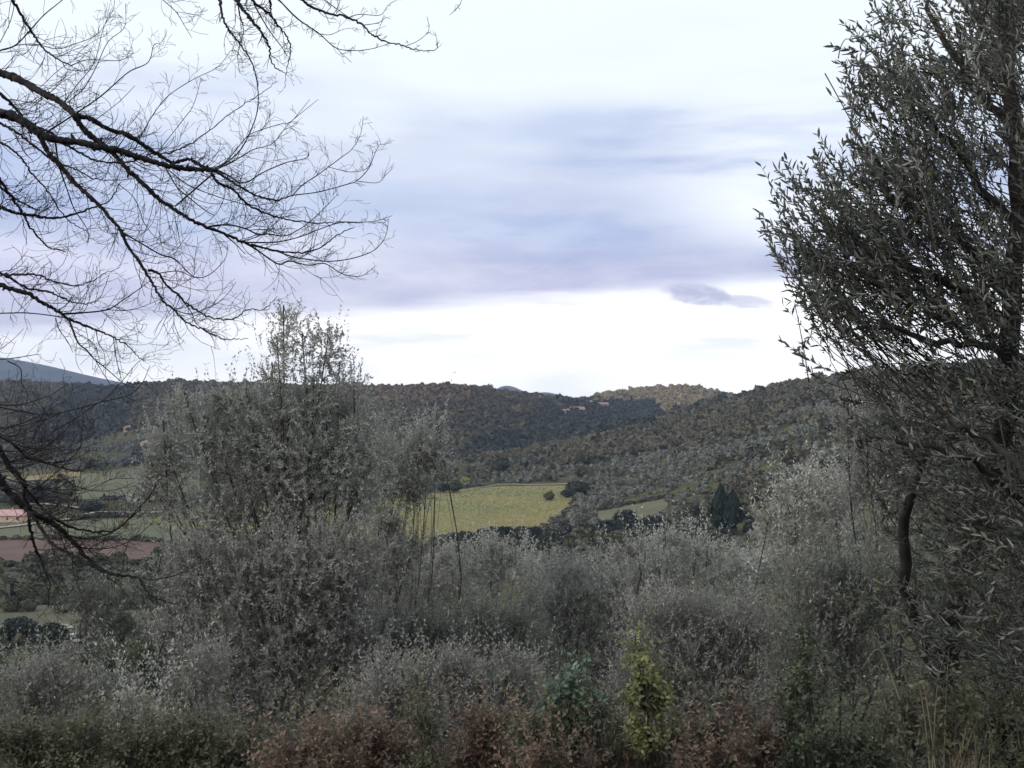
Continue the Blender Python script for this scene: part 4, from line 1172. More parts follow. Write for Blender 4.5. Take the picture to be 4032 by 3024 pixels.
# ------------------------------------------------------------------ the near olive at the right
def near_olive():
    base = np.array([2.62, 6.6, float(zt(2.62, 6.6)) - .1])
    root = empty('near_olive', base, label='near olive tree at the right edge with dense narrow leaves against the sky', cat='olive tree')
    parts = []
    def limb(nm, pts, r0, r1, n=16, sides=7):
        P = [base if p is None else W(*p) for p in pts]
        C = spline(P, n); C[1:-1] += rng.normal(0, .012, (n - 2, 3))
        a = Acc(); a.add(*tube(C, np.linspace(r0, r1, n), sides)); _rel(a, base).obj(nm, M['bark'], root, smooth=True)
        parts.append(C)
        return C
    limb('trunk', [None, (944, 760, 6.6), (942, 690, 6.6), (950, 620, 6.5), (980, 520, 6.3), (1004, 400, 6.1), (1018, 240, 6.0), (1010, 60, 6.0), (1000, -60, 6.0)], .10, .03, 44, 12)
    limb('branch', [(943, 690, 6.6), (915, 620, 6.4), (905, 520, 6.0), (930, 440, 5.8)], .05, .02)
    limb('branch', [(1040, 520, 5.6), (1000, 480, 5.5), (950, 452, 5.4), (900, 440, 5.4), (860, 428, 5.4)], .024, .006)
    limb('branch', [(1050, 500, 5.2), (1000, 450, 5.3), (960, 425, 5.3), (930, 400, 5.3), (900, 385, 5.3)], .02, .005)
    limb('branch', [(1012, 330, 6.1), (960, 290, 5.9), (900, 265, 5.8), (840, 240, 5.8), (800, 215, 5.8)], .03, .005)
    limb('branch', [(1014, 300, 6.1), (950, 230, 6.0), (890, 180, 5.9), (855, 130, 5.9)], .03, .005)
    limb('branch', [(1018, 230, 6.0), (960, 160, 5.9), (910, 90, 5.8), (870, 50, 5.8)], .028, .005)
    limb('branch', [(1018, 140, 6.0), (970, 80, 6.0), (930, 10, 6.0), (915, -40, 6)], .026, .006)
    limb('branch', [(1014, 350, 6.1), (960, 345, 5.8), (900, 330, 5.6), (840, 330, 5.5)], .026, .004)
    limb('branch', [(960, 600, 6.5), (920, 620, 6.2), (890, 612, 6.0), (868, 614, 5.9)], .018, .004)
    limb('branch', [(985, 520, 6.3), (1010, 560, 6.0), (1030, 620, 5.8), (1040, 700, 5.7)], .03, .008)
    # foliage sprays: poly = left outline of the crown, rows -> leftmost column
    rows = [-20, 0, 20, 30, 50, 70, 95, 120, 135, 150, 158, 165, 185, 205, 215, 235, 255, 270, 290, 310, 330, 350, 365, 380]
    left = [884, 888, 882, 852, 848, 846, 838, 832, 838, 848, 830, 812, 794, 784, 777, 775, 780, 788, 797, 800, 797, 789, 787, 797]
    P, D, L, Yv = [], [], [], []
    n = 0
    while n < 1180:
        py = rng.uniform(-25, 392); l = np.interp(py, rows, left)
        px = l + (1060 - l) * rng.random() ** .95
        d = px - l
        edge = np.clip(d / 115, 0, 1)
        clump = hash_noise(np.array([px / 26.0]), np.array([py / 26.0]), 5)[0]
        # bay of sky in the left outline between the two lobes
        if 100 < py < 205 and d < 40 and px < 850 and clump < .62: continue
        if rng.random() > (.15 + .85 * edge) * np.clip(2.0 * clump - .32, .04, 1.2): continue
        if py > 332 and px < 985 and rng.random() < .74: continue
        if py < 200: dv = np.array([-.42, .10, .72])
        elif py < 345: dv = np.array([-.80, .05, .62])
        else: dv = np.array([-.75, .05, .10])
        Y = rng.uniform(5.3, 7.0)
        P.append(W(px, py, Y)); D.append(dv + rng.normal(0, .42, 3)); L.append(rng.uniform(.18, .42) * (.75 if d < 20 else 1)); n += 1
    n = 0
    while n < 210:      # the lobe reaching out to the left
        py = rng.uniform(165, 340); l = np.interp(py, [165, 200, 240, 290, 340], [806, 778, 768, 786, 795])
        px = l + 120 * rng.random() ** .85
        if hash_noise(np.array([px / 20.0]), np.array([py / 20.0]), 15)[0] < .30: continue
        P.append(W(px, py, rng.uniform(5.3, 6.6))); D.append(np.array([-.62, .05, .62]) + rng.normal(0, .3, 3)); L.append(rng.uniform(.18, .36)); n += 1
    n = 0
    while n < 760:      # lower hanging part over the hill and thicket
        py = rng.uniform(375, 700); l = np.interp(py, [375, 400, 450, 500, 560, 600, 615, 650, 700], [800, 812, 845, 875, 885, 870, 862, 890, 950])
        px = l + (1060 - l) * rng.random() ** .7
        d = px - l
        clump = hash_noise(np.array([px / 30.0]), np.array([py / 22.0]), 9)[0]
        if rng.random() > (.25 + .75 * np.clip(d / 90, 0, 1)) * (.3 + clump): continue
        Y = rng.uniform(5.2, 6.9)
        P.append(W(px, py, Y)); D.append(np.array([-.75, -.1, .18]) + rng.normal(0, .33, 3)); L.append(rng.uniform(.18, .38)); n += 1
    # the far side of the crown, out of the picture to the right
    for _ in range(620):
        Y = rng.uniform(5.2, 7.2)
        P.append(W(rng.uniform(1040, 1330), rng.uniform(-40, 700), Y)); D.append(np.array([.35, .05, .45]) + rng.normal(0, .5, 3)); L.append(rng.uniform(.2, .42))
    P = np.array(P); D = norm(np.array(D)); L = np.array(L)
    P = P - D * L[:, None] * .6
    bend = np.tile(np.array([0, 0, .16]), (len(P), 1)) * L[:, None] + rng.normal(0, .06, (len(P), 3)) * L[:, None]
    tw = Acc(); twig_mesh(tw, P, D, L, bend, np.full(len(P), .0024), .0009, 4)
    # longer carrying shoots behind the sprays
    ul = 512 + F * P[:, 0] / P[:, 1]; sub = np.nonzero((ul > 900) & (ul < 1010))[0][::3]
    sub = sub[::2]; Pl = P[sub]; back = norm(-D[sub] + rng.normal(0, .25, (len(Pl), 3)) + np.array([.45, 0, -.25])); LL = rng.uniform(.4, .9, len(Pl))
    twig_mesh(tw, Pl, back, LL, rng.normal(0, .1, (len(Pl), 3)) - np.array([0, 0, .08]), np.full(len(Pl), .0026), .0042, 4)
    e = np.nonzero(ul < 905)[0]      # outer sprays are carried by shoots running back into the crown
    twig_mesh(tw, P[e], norm(-D[e] + np.array([.5, 0, -.1])), rng.uniform(.22, .5, len(e)), rng.normal(0, .03, (len(e), 3)) - np.array([0, 0, .05]), np.full(len(e), .0022), .0036, 4)
    _rel(tw, base).obj('twigs', M['bark'], root, kind='stuff')
    per = 18
    B, A, Nn = leaves_on_twigs(P, D, L, bend, per, .62, t0=.08)
    keep = rng.random(len(B)) < .93
    B, A, Nn = B[keep], A[keep], Nn[keep]
    n = len(B); l = .054 * rng.uniform(.6, 1.25, n); w = .0125 * rng.uniform(.75, 1.25, n)
    tint = rng.random(n)
    # the ones that show largest are leaves of their own
    u = 512 + F * B[:, 0] / B[:, 1]; row = 384 - F * B[:, 2] / B[:, 1]
    lrow = np.interp(row, rows, left)
    ok = (u > 0) & (u < 1020) & (row > 0) & (row < 760)
    score = B[:, 1] + np.where((u - lrow) < 45, -3, 0) - l * 8
    score[~ok] = 99
    order = np.argsort(score); single = order[:290]; rest = order[290:]
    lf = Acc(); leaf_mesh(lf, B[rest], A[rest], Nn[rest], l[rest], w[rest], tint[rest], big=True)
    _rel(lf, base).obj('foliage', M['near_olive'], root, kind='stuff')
    meshes = []
    for v in range(5):
        a = Acc(); leaf_mesh(a, np.zeros((1, 3)), np.array([[1.0, 0, 0]]), np.array([[0, 0, 1.0]]), np.array([1.0]), np.array([.22]), np.array([v * .22]), big=True)
        meshes.append(a.mesh('leaf', M['near_olive']))
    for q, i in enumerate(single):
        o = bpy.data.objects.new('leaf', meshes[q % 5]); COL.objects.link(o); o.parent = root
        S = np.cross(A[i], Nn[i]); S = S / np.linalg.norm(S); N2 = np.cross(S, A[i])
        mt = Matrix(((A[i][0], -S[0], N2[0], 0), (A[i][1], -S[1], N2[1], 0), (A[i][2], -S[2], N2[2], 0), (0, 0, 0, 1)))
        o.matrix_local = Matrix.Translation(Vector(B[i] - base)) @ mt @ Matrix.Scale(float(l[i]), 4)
    print('near olive leaves', n)
near_olive()

# ------------------------------------------------------------------ the bare tree at the left
def c3(*p): return [(x * .636, 1508 + y * .636) for x, y in p]
def c4(*p): return [(x * .727, 2413 + y * .727) for x, y in p]
def c5(*p): return [(x * .75, 3468 + y * .75) for x, y in p]
def c2(*p): return [(1206 + x, y) for x, y in p]
def c6(*p): return [(754 + x * .727, 1659 + y * .727) for x, y in p]
# (points, width at start, width at end, distance, join to the trunk?)
BR = [
 ([(-80, 400), (0, 432), (100, 468), (230, 540), (320, 585), (400, 640), (450, 690)], 42, 32, 5.6, 1),
 ([(440, 680), (540, 710), (640, 762), (780, 812), (880, 882), (950, 925), (1030, 965), (1120, 945), (1200, 985), (1280, 1020), (1380, 1080), (1470, 1135), (1560, 1175), (1650, 1188), (1736, 1160)], 27, 8, 5.6, 0),
 ([(1736, 1160), (1800, 1095), (1870, 1050), (1950, 992), (2040, 925), (2090, 885), (2140, 800), (2158, 690)], 7, 2, 5.6, 0),
 ([(1736, 1160), (1890, 1140), (2060, 1095), (2120, 1072), (2190, 1000), (2230, 900), (2262, 850)], 7, 2, 5.6, 0),
 ([(2120, 1075), (2240, 1085), (2290, 1040), (2330, 1000)], 4, 2, 5.6, 0),
 ([(1950, 992), (2090, 1022), (2190, 990), (2215, 890)], 4, 2, 5.6, 0),
 ([(440, 680), (500, 770), (580, 840), (640, 880), (700, 940), (760, 1010), (850, 1090), (940, 1180), (1030, 1240), (1110, 1290), (1210, 1340), (1330, 1385), (1450, 1440), (1560, 1470), (1640, 1490), (1790, 1500), (1900, 1470), (2000, 1400), (2100, 1350)], 32, 5, 5.6, 0),
 ([(1240, 1345), (1350, 1335), (1450, 1355), (1530, 1390), (1600, 1390), (1690, 1400), (1780, 1360), (1870, 1290), (1960, 1200), (2010, 1150)], 11, 3, 5.6, 0),
 ([(1450, 1440), (1520, 1480), (1590, 1530), (1660, 1570), (1720, 1550), (1830, 1575), (1930, 1565), (2030, 1625), (2140, 1640), (2220, 1590)], 11, 3, 5.6, 0),
 ([(1450, 1440), (1600, 1440), (1690, 1430), (1800, 1400), (1900, 1360), (2030, 1320), (2150, 1320), (2240, 1310), (2330, 1280)], 9, 3, 5.6, 0),
 ([(1640, 1490), (1740, 1525), (1830, 1540), (1960, 1552), (2110, 1530), (2230, 1480), (2290, 1400), (2308, 1305)], 9, 3, 5.6, 0),
 ([(1340, 1400), (1400, 1450), (1455, 1508)], 9, 4, 5.6, 0),
 ([(-80, 630), (0, 670), (80, 690), (160, 740), (230, 790), (310, 825), (400, 835), (500, 850), (620, 880), (720, 895), (800, 925), (900, 955), (1000, 985), (1100, 1000), (1200, 1005), (1290, 1010)], 46, 26, 5.2, 1),
 ([(1250, 1015), (1290, 1080), (1390, 1130), (1480, 1220), (1620, 1280), (1700, 1300), (1850, 1322), (2000, 1322), (2150, 1320)], 15, 4, 5.2, 0),
 ([(1290, 1010), (1370, 1050), (1420, 1085), (1480, 1075), (1560, 1025), (1700, 965), (1800, 945), (1835, 920), (1815, 890)], 11, 3, 5.2, 0),
 ([(1290, 1005), (1400, 950), (1500, 890), (1620, 850), (1720, 730), (1890, 590)], 7, 2, 5.2, 0),
 ([(1290, 1005), (1420, 900), (1500, 750), (1530, 640), (1530, 520), (1500, 380), (1430, 270), (1380, 200)], 8, 5, 5.3, 0),
 ([(1280, 1000), (1350, 950), (1450, 830), (1500, 790), (1650, 740), (1730, 720), (1840, 590)], 7, 2, 5.1, 0),
 ([(1260, 1035), (1150, 1130), (1040, 1225)], 10, 9, 5.4, 0),
 ([(230, 800), (290, 910), (350, 975), (420, 1060), (500, 1140), (590, 1220), (650, 1290), (710, 1360), (760, 1460), (850, 1590), (905, 1680), (954, 1769), (1030, 1839), (1113, 1915), (1206, 1953), (1234, 1975), (1357, 2015), (1474, 2008)], 28, 4, 5.3, 0),
 ([(878, 1605), (941, 1622), (986, 1692), (1056, 1750), (1119, 1813), (1206, 1864), (1292, 1895), (1387, 1892), (1474, 1837), (1554, 1841), (1605, 1804), (1648, 1761)], 14, 3, 5.3, 0),
 ([(735, 1385), (830, 1440), (950, 1510), (1040, 1540), (1120, 1620), (1180, 1650), (1260, 1620), (1340, 1530), (1350, 1450)], 10, 3, 5.3, 0),
 ([(1030, 1838), (1117, 1863), (1205, 1841), (1285, 1804), (1357, 1739), (1401, 1673)], 6, 2, 5.3, 0),
 ([(941, 1622), (1059, 1610), (1132, 1640), (1180, 1650)], 6, 4, 5.3, 0),
 ([(1056, 1750), (1132, 1848), (1161, 1913), (1226, 1972), (1321, 2015)], 6, 3, 5.3, 0),
 ([(-70, 500), (0, 555), (70, 620), (130, 690), (220, 750), (300, 790), (380, 850), (480, 910), (580, 955), (700, 965), (820, 950), (900, 910), (990, 910), (1100, 870), (1240, 780), (1400, 650), (1530, 570), (1650, 480)], 18, 3, 5.8, 1),
 ([(-50, 700), (0, 735), (90, 780), (180, 850), (260, 910), (340, 970), (440, 1000), (560, 1060), (680, 1070), (800, 1060)], 15, 4, 5.5, 1),
 ([(-50, 810), (0, 840), (60, 880), (130, 940), (190, 1030), (280, 1130), (340, 1230), (420, 1320), (520, 1380), (520, 1440)], 13, 4, 5.6, 1),
 ([(-40, 1020), (0, 1070), (60, 1160), (110, 1230), (170, 1330), (230, 1410), (290, 1470), (390, 1490)], 20, 6, 5.4, 1),
 ([(-40, 1220), (0, 1230), (80, 1260), (200, 1280), (320, 1295), (440, 1270), (560, 1230), (650, 1190), (720, 1080)], 22, 5, 5.5, 1),
 ([(-40, 1060), (0, 1110), (90, 1180), (160, 1220), (235, 1250)], 15, 8, 5.9, 1),
 (c3((-60, 150), (0, 180), (100, 230), (260, 320), (450, 350), (570, 410), (700, 455), (860, 460), (950, 380), (1020, 190)), 15, 3, 5.3, 1),
 (c3((-60, 270), (0, 290), (150, 340), (280, 380), (420, 470), (530, 530), (650, 610), (800, 670), (900, 710), (1040, 770), (1180, 850), (1290, 960), (1360, 1000)), 27, 3, 5.2, 1),
 (c3((60, 190), (100, 195), (340, 190), (480, 250), (700, 295), (850, 260), (980, 180), (1120, 130)), 13, 3, 5.3, 0),
 (c3((570, 560), (760, 550), (1000, 520), (1150, 430), (1350, 290), (1460, 200)), 12, 3, 5.2, 0),
 (c3((1000, 522), (1240, 520), (1480, 430)), 5, 2, 5.2, 0),
 (c3((640, 600), (680, 710), (730, 830), (810, 900), (880, 980), (980, 1060), (1130, 1190), (1210, 1240), (1300, 1250)), 12, 3, 5.2, 0),
 (c3((890, 990), (960, 1110), (1030, 1220)), 5, 3, 5.2, 0),
 (c3((895, 712), (920, 830), (970, 920), (985, 1060), (980, 1150)), 5, 2, 5.2, 0),
 (c3((1060, 780), (1080, 950), (1120, 1120), (1140, 1190)), 6, 2, 5.2, 0),
 (c3((520, 600), (550, 700), (620, 800), (650, 850), (680, 920)), 6, 2, 5.2, 0),
 (c3((1400, 950), (1290, 1010), (1130, 1200), (1000, 1340), (850, 1430), (700, 1540), (520, 1640)), 3, 7, 5.1, 0),
 (c3((1400, 1040), (1330, 1200), (1200, 1320), (950, 1380), (700, 1450), (450, 1500), (200, 1470), (0, 1430), (-40, 1420)), 3, 12, 5.0, 0),
 (c3((-40, 560), (0, 555), (240, 550), (480, 575), (620, 600)), 8, 6, 5.7, 1),
 (c3((-30, 900), (0, 890), (120, 800), (220, 700)), 4, 3, 5.7, 0),
 (c3((0, 985), (150, 970), (300, 945), (380, 935)), 7, 2, 5.7, 0),
 (c3((70, 1000), (190, 1070), (200, 1200), (260, 1310), (240, 1400)), 7, 3, 5.4, 0),
 (c4((-60, 180), (0, 240), (100, 300), (230, 420), (330, 440), (430, 480), (620, 530), (700, 520)), 20, 5, 5.1, 1),
 (c4((-60, 250), (0, 350), (60, 470), (150, 570), (200, 640), (205, 740), (235, 860), (250, 1000), (290, 1170), (335, 1240), (360, 1320), (400, 1450), (400, 1640)), 34, 6, 4.9, 1),
 (c4((-80, 520), (0, 600), (70, 700), (170, 790), (270, 870), (380, 930), (480, 990), (560, 1070), (640, 1150), (700, 1230), (830, 1340), (990, 1380), (1130, 1400), (1180, 1480), (1260, 1560), (1460, 1620)), 44, 5, 4.8, 1),
 (c4((245, 860), (330, 990), (400, 1090), (480, 1160), (600, 1220), (740, 1300), (870, 1360), (880, 1410)), 20, 5, 4.85, 0),
 (c4((230, 690), (300, 780), (420, 900), (560, 980), (740, 1020), (930, 1010), (1040, 940), (1180, 790), (1270, 650), (1340, 560)), 16, 3, 4.9, 0),
 (c4((540, 1050), (700, 1080), (860, 1050), (1000, 970), (1140, 820), (1230, 720), (1290, 600)), 11, 3, 4.85, 0),
 (c4((590, 1190), (600, 1370), (650, 1500), (700, 1640), (715, 1695)), 8, 5, 4.8, 0),
 (c5((690, 210), (640, 300), (640, 440), (700, 540), (860, 600), (1060, 590), (1240, 600)), 6, 2, 4.8, 0),
 (c5((690, 210), (800, 290), (900, 340), (950, 430), (1010, 500)), 7, 3, 4.8, 0),
 (c4((-30, 490), (200, 440), (400, 430)), 6, 3, 5.4, 0),
 (c4((-30, 535), (0, 525), (250, 480), (480, 400), (650, 340), (670, 200), (680, 50)), 7, 3, 5.4, 0),
 (c4((240, 700), (400, 590), (560, 440), (660, 340)), 7, 4, 5.0, 0),
 (c4((480, 560), (620, 650), (780, 690), (950, 680), (1100, 620)), 6, 2, 5.0, 0),
 (c4((300, 650), (500, 710), (700, 700), (900, 600), (1100, 590)), 5, 2, 5.0, 0),
 (c4((800, 1030), (960, 1110), (1180, 1190)), 5, 2, 4.9, 0),
 (c4((380, 1180), (390, 1350), (380, 1500), (420, 1650)), 5, 3, 4.9, 0),
 (c4((870, 1400), (960, 1450), (1000, 1500), (1050, 1560)), 5, 3, 4.8, 0),
 (c2((420, -60), (440, -10), (470, 20), (560, 110), (690, 200), (790, 285), (900, 300), (1000, 290), (1100, 260)), 11, 3, 5.0, 2),
 (c2((790, 285), (880, 370)), 4, 2, 5.0, 0),
 (c2((520, -70), (580, -10), (640, 40), (740, 80), (860, 105), (950, 150), (1010, 210), (1100, 250), (1200, 275), (1290, 300), (1380, 295), (1390, 230)), 15, 3, 5.0, 2),
 (c2((860, 105), (930, 85), (1050, 90), (1100, 30), (1150, 0)), 5, 2, 5.0, 0),
 (c2((950, 150), (1040, 135), (1090, 100)), 5, 2, 5.0, 0),
 (c2((1200, 275), (1280, 240), (1340, 180), (1330, 100)), 4, 2, 5.0, 0),
 (c2((190, -70), (205, 0), (230, 50), (300, 130), (350, 200), (390, 270), (400, 350), (440, 410), (495, 440)), 22, 4, 5.0, 2),
 (c2((250, -60), (290, 0), (400, 90), (450, 160), (500, 220), (520, 300), (500, 400), (485, 520)), 15, 3, 5.0, 2),
 (c2((90, -60), (100, 0), (110, 80), (140, 160), (180, 210), (240, 290), (300, 390), (325, 520), (325, 670)), 15, 3, 5.0, 2),
 (c2((205, 0), (215, 80), (240, 180), (220, 260), (205, 330), (215, 430)), 8, 3, 5.0, 0),
 (c2((300, 20), (350, 110), (400, 190), (460, 270), (500, 330)), 9, 4, 5.05, 0),
 (c2((380, -40), (400, 10), (405, 80), (440, 160)), 14, 5, 5.0, 2),
 (c2((690, -30), (720, 0), (860, 100)), 7, 5, 5.0, 2),
 (c2((700, 205), (760, 205), (830, 175), (900, 165)), 4, 2, 5.0, 0),
 ([(20, -70), (60, -20), (110, 60), (190, 190), (260, 290), (340, 350), (430, 390)], 19, 7, 5.3, 2),
 ([(-40, 320), (0, 300), (90, 270), (170, 190), (260, 90), (370, 0), (420, -50)], 11, 4, 5.6, 1),
 ([(-20, 290), (60, 130), (90, 0), (95, -40)], 5, 3, 5.6, 0),
 ([(90, 270), (200, 262), (340, 290), (430, 265), (530, 230), (600, 180), (670, 60), (680, 0)], 6, 2, 5.6, 0),
 ([(370, 370), (400, 410), (500, 420), (590, 400)], 6, 2, 5.3, 0),
 ([(430, 385), (520, 355), (700, 360), (770, 330), (790, 310)], 6, 2, 5.3, 0),
 ([(270, 790), (440, 680), (600, 570), (760, 430), (880, 370), (915, 265), (965, 268)], 10, 2, 5.5, 0),
 ([(800, 890), (850, 780), (930, 650), (1010, 560), (1150, 470), (1290, 400), (1370, 300)], 6, 2, 5.5, 0),
 ([(370, 620), (460, 500), (560, 370), (610, 180), (660, 60)], 6, 2, 5.6, 0),
 ([(400, 610), (500, 520), (570, 400), (640, 250), (740, 160), (745, 20)], 6, 2, 5.7, 0),
 ([(930, 910), (1080, 720), (1150, 620), (1195, 460)], 5, 2, 5.6, 0),
 ([(960, -40), (970, 0), (1045, 70), (1100, 160), (1138, 222)], 6, 2, 5.0, 2),
 ([(1045, 70), (1120, 80), (1190, 95)], 3, 2, 5.0, 0),
 ([(330, 850), (350, 980), (400, 1130), (440, 1240), (500, 1330), (535, 1400)], 11, 4, 5.4, 0),
 ([(700, 1090), (800, 1180), (860, 1330), (950, 1430), (1080, 1480)], 5, 2, 5.4, 0),
 ([(980, 990), (1050, 1110), (1130, 1180), (1220, 1250), (1275, 1280)], 9, 5, 5.3, 0),
 ([(1000, 1010), (1120, 1100), (1270, 1160), (1400, 1200), (1500, 1220), (1640, 1205), (1660, 1230)], 7, 3, 5.4, 0),
 ([(1060, 1100), (1180, 1190), (1330, 1210), (1480, 1170)], 5, 2, 5.4, 0),
 ([(2790, -90), (2745, -20), (2730, 30), (2670, 90)], 5, 2, 5.0, 0),
]
def bare_tree():
    TX, TY = -4.3, 6.0
    base = np.array([TX, TY, float(zt(TX, TY)) - .2])
    root = empty('bare_tree', base, label='leafless dark tree reaching in from the left with drooping limbs and fine twigs', cat='tree')
    top = 6.2
    C = spline([base, (TX + .1, TY, 0), (TX - .1, TY - .2, 2.5), (TX + .2, TY - .3, top)], 20)
    a = Acc(); a.add(*tube(C, np.linspace(.30, .12, 20), 12)); _rel(a, base).obj('trunk', M['darkbark'], root, smooth=True)
    S = 1 / 5.938
    r_ = np.random.default_rng(3)
    def chain(P0, ang, length, w, Y, depth, acc, rr):
        """a twig drawn in the fan of its limb; curls upward, forks"""
        n = 5 if length > 50 else 4
        pts = [P0]; a_ = ang
        curl = rr.normal(0, .10) + (.10 if rr.random() < .7 else -.05)
        dz = rr.normal(0, .05)
        for i in range(n):
            a_ += curl + rr.normal(0, .13)
            s = length / n
            p = pts[-1]
            pts.append((p[0] + math.cos(a_) * s, p[1] - math.sin(a_) * s, p[2] + dz))
        P = np.array([W(p[0] * S, p[1] * S, p[2]) for p in pts])
        R = np.linspace(w, max(2.0 if Y > 5.15 else 2.4, w * .6), len(P)) * S / F * Y / 2
        acc.add(*tube(P, R, 3))
        if depth > 0:
            for q in range(int(rr.integers(1, 3))):
                i = int(rr.integers(1, n)); sg = 1 if rr.random() < .6 else -1
                chain(pts[i], a_ + sg * rr.uniform(.35, .95), length * rr.uniform(.5, .85), max(1.9, w * .75), Y, depth - 1, acc, rr)
    for (pts, w0, w1, Y, join) in BR:
        pts = [(float(x_), float(y_)) for x_, y_ in pts]
        n = max(8, len(pts) * (8 if w0 > 12 else 4))
        dY = r_.normal(0, .0)
        P = [W(x_ * S, y_ * S, Y) for x_, y_ in pts]
        # gentle depth so limbs are not in one plane
        ph = r_.uniform(0, 6.28)
        Cc = spline([np.array([*p]) for p in P], n)
        sc = 1 + 0.025 * (np.sin(np.linspace(0, 2.5, n) + ph) - math.sin(ph)) * (0 if join == 0 and len(pts) < 4 else 1)
        Cc = Cc * sc[:, None]
        R = np.linspace(w0 * (1.15 if w0 > 12 else 1.05), max(w1, 2.9), n) * S / F * Y / 2 * (1 + r_.normal(0, .09, n) * (1.0 if w0 > 9 else .7))
        if w0 > 12:      # knobbly old limbs with swollen knots
            Cc = Cc + r_.normal(0, .0022, (n, 3)); R[r_.integers(1, n, max(1, n // 9))] *= 1.28
        a = Acc()
        if join:
            zs = 0.2 + .55 * Cc[0][2] if join == 1 else 5.2
            zs = float(np.clip(zs if join == 2 else Cc[0][2] * .9 + .25, -1.2, 5.8))
            tp = C[int(np.argmin(np.abs(C[:, 2] - zs)))]
            midp = (tp + Cc[0]) / 2 + np.array([0, 0, .35 if join == 2 else .12])
            pre = spline([tp, midp, Cc[0], Cc[0] + (Cc[1] - Cc[0])], 12)[:-4]
            a.add(*tube(np.vstack([pre, Cc]), np.concatenate([np.linspace(R[0] * 1.5, R[0], len(pre)), R]), 7))
        else:
            a.add(*tube(Cc, R, 7 if w0 > 9 else 5))
        b = _rel(a, base).obj('branch', M['darkbark'], root, smooth=True)
        # knots and side twigs
        acc = Acc()
        length = sum(math.dist(pts[i], pts[i + 1]) for i in range(len(pts) - 1))
        cnt = int(length / (40 if w0 > 5 else 52))
        for q in range(cnt):
            t = r_.uniform(.06, 1.0)
            seg = t * (len(pts) - 1); i = min(int(seg), len(pts) - 2); f = seg - i
            # exact picture position on the smoothed limb
            cp = Cc[min(n - 1, int(round(t * (n - 1))))]
            px_, py_ = (512 + F * cp[0] / cp[1]) / S, (384 - F * cp[2] / cp[1]) / S
            if px_ < -150: continue
            dx, dy = pts[i + 1][0] - pts[i][0], pts[i + 1][1] - pts[i][1]
            ang = math.atan2(-dy, dx)
            sg = 1 if r_.random() < .66 else -1
            if py_ < 460 and px_ > 1150: sg = 1 if r_.random() < .5 else -1
            wloc = w0 + (w1 - w0) * t
            ln = r_.uniform(40, 120) * (1.9 if wloc > 8 else 1.1)
            if r_.random() < .25: ln *= 1.6
            if px_ > 2050: ln *= .55
            if 1150 < px_ and py_ < 700: ln *= .6
            chain((px_, py_, cp[1]), ang + sg * r_.uniform(.4, 1.05), ln, min(5.0, max(2.2, wloc * .45)), Y, 2 if ln > 110 else 1, acc, r_)
            if r_.random() < .25 and wloc > 7:
                k_ = W(px_ * S, py_ * S, cp[1]); o2 = norm(r_.normal(0, 1, 3))
                rr0 = wloc * S / F * Y / 2
                acc.add(*tube([k_, k_ + o2 * rr0 * 1.8, k_ + o2 * rr0 * 2.6], [rr0 * .7, rr0 * .55, rr0 * .3], 5))
        if acc.n: _rel(acc, base).obj('twigs', M['twig'], b, kind='stuff')
    return root

# more arching side limbs low at the left, each leaving a drawn limb and curling up
_r = np.random.default_rng(21)
for q in range(20):
    src = [b for b in BR if b[3] <= 5.2 and b[0][0][0] < 60 and b[0][0][1] > 2300 and b[1] > 12][int(_r.integers(0, 3))]
    i = int(_r.integers(1, max(2, len(src[0]) - 3))); x0, y0 = src[0][i]
    L0 = _r.uniform(180, 560); a0 = -_r.uniform(.0, .55); pts = []
    x_, y_ = x0, y0
    for k in range(7):
        pts.append((x_, y_)); x_ += math.cos(a0) * L0 / 6; y_ -= math.sin(a0) * L0 / 6; a0 += _r.uniform(.05, .26)
    if min(p[1] for p in pts) > 2150: BR.append((pts, _r.uniform(5, 9), 2.4, src[3] + _r.uniform(-.1, .1), 0))
for q in range(9):
    x0, y0 = -40, _r.uniform(2330, 3000); a0 = _r.uniform(-.5, .25); L0 = _r.uniform(350, 750); pts = []; x_, y_ = x0, y0; cu = _r.uniform(-.02, .16)
    for k in range(8):
        pts.append((x_, y_)); x_ += math.cos(a0) * L0 / 7; y_ -= math.sin(a0) * L0 / 7; a0 += cu + _r.normal(0, .05)
    BR.append((pts, _r.uniform(6, 11), 2.4, _r.uniform(5.0, 5.6), 1))
bare_tree()

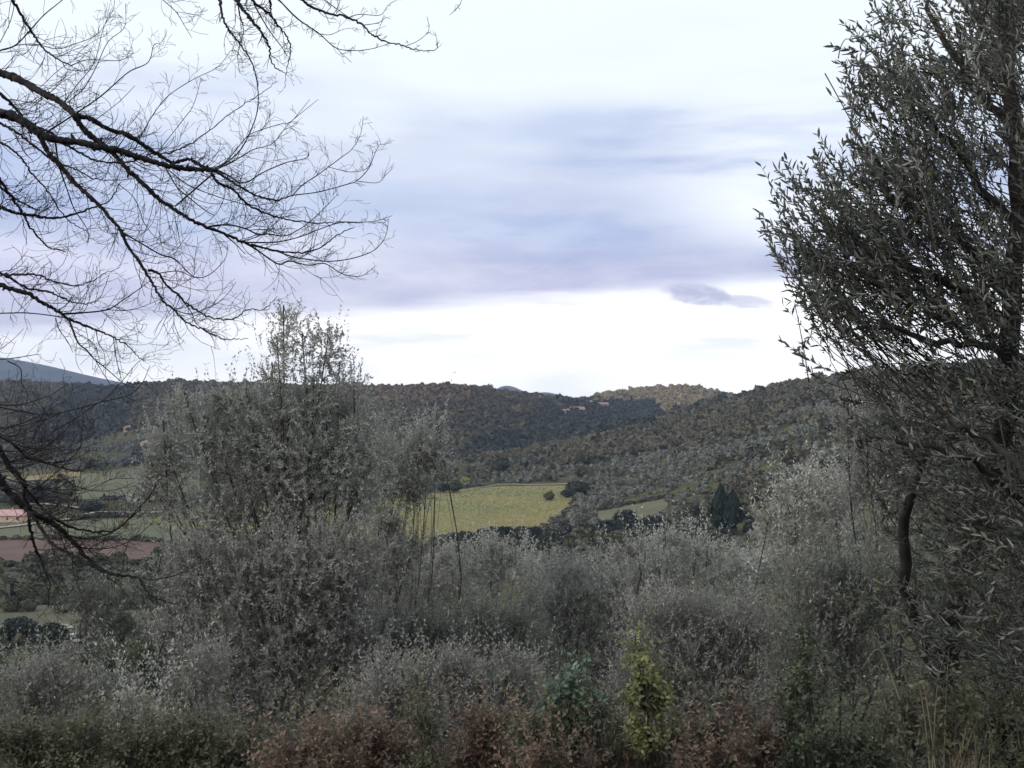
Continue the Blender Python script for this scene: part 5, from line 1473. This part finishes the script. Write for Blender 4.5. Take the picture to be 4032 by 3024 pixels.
# ------------------------------------------------------------------ dry stalks bottom right
def dry_tuft():
    Y = 6.5
    bx = (945 - 512) / F * Y
    base = np.array([bx, Y, float(zt(bx, Y))])
    root = empty('dry_grass_tuft', base, label='tuft of pale dry grass with long bent stalks at bottom right', cat='grass tuft')
    S = [((942, 768), (946, 700), (949, 648)), ((942, 768), (925, 690), (905, 640), (890, 622)), ((930, 768), (936, 700), (944, 655)), ((950, 768), (965, 730), (985, 700)),
         ((944, 768), (975, 725), (997, 712)), ((972, 768), (966, 735), (950, 700)), ((960, 768), (955, 735), (975, 685)), ((935, 768), (925, 720), (915, 668), (905, 660)),
         ((978, 768), (975, 740), (968, 705)), ((955, 768), (948, 745), (938, 722)), ((985, 768), (990, 740), (985, 720)), ((900, 640), (880, 650), (862, 668))]
    for s in S:
        P = [W(px, py + (60 if i == 0 else 0), Y - .5 + .05 * i) for i, (px, py) in enumerate(s)]
        a = Acc(); a.add(*tube(spline(P, 10), np.linspace(.0042, .0018, 10), 5)); _rel(a, base).obj('stalk', M['straw'], root)
    n = 1000
    px = rng.normal(952, 20, n); Yv = rng.uniform(5.9, 7.1, n)
    P = np.stack([(px - 512) / F * Yv, Yv, np.zeros(n)], 1); P[:, 2] = -2.35 * Yv / 6.5 + rng.normal(0, .10, n) - np.abs(px - 960) * .004
    D = norm(rng.normal(0, .55, (n, 3)) + np.array([0, 0, .8]))
    a = Acc(); leaf_mesh(a, P, D, norm(rng.normal(0, 1, (n, 3))), rng.uniform(.06, .18, n), rng.uniform(.003, .007, n), rng.random(n))
    _rel(a, base).obj('grass_blades', M['straw'], root, kind='stuff')
dry_tuft()

# grass and litter on the near slope
def undergrowth():
    n = 26000
    y = rng.uniform(3, 34, n) ; x = rng.uniform(-.62, .62, n) * (y + 3)
    z = zt(x, y)
    P = np.stack([x, y, z], 1)
    D = norm(rng.normal(0, .45, (n, 3)) + np.array([0, 0, .9]))
    a = Acc(); s = .35 + .65 * hash_noise(x / 1.3, y / 1.3, 31)
    leaf_mesh(a, P, D, norm(rng.normal(0, 1, (n, 3))), rng.uniform(.15, .5, n) * s, rng.uniform(.012, .03, n), np.clip(hash_noise(x / 2, y / 2, 12) + rng.normal(0, .15, n), 0, 1))
    a.obj('undergrowth', M['bramble'], kind='stuff', label='rough grass and low plants under the thicket', cat='undergrowth')
undergrowth()

# ------------------------------------------------------------------ air
def haze():
    a = Acc(); a.add(*boxv(-9500, 9500, -120, 7600, -272, 330)); 
    m = bpy.data.materials.new('haze_air'); m.use_nodes = True; nt = m.node_tree; nt.nodes.clear()
    o = nt.nodes.new('ShaderNodeOutputMaterial'); v = nt.nodes.new('ShaderNodeVolumePrincipled')
    v.inputs['Color'].default_value = (.52, .63, .95, 1); v.inputs['Density'].default_value = 8.5e-5; v.inputs['Anisotropy'].default_value = .2
    nt.links.new(v.outputs[0], o.inputs['Volume'])
    a.obj('haze', m, kind='stuff')
haze()
tris = 0
for o in SC.objects:
    if o.type == 'MESH': tris += sum(1 for _ in ()) + len(o.data.loops) - 2 * len(o.data.polygons)
print('TRIS', tris, 'objects', len(SC.objects))
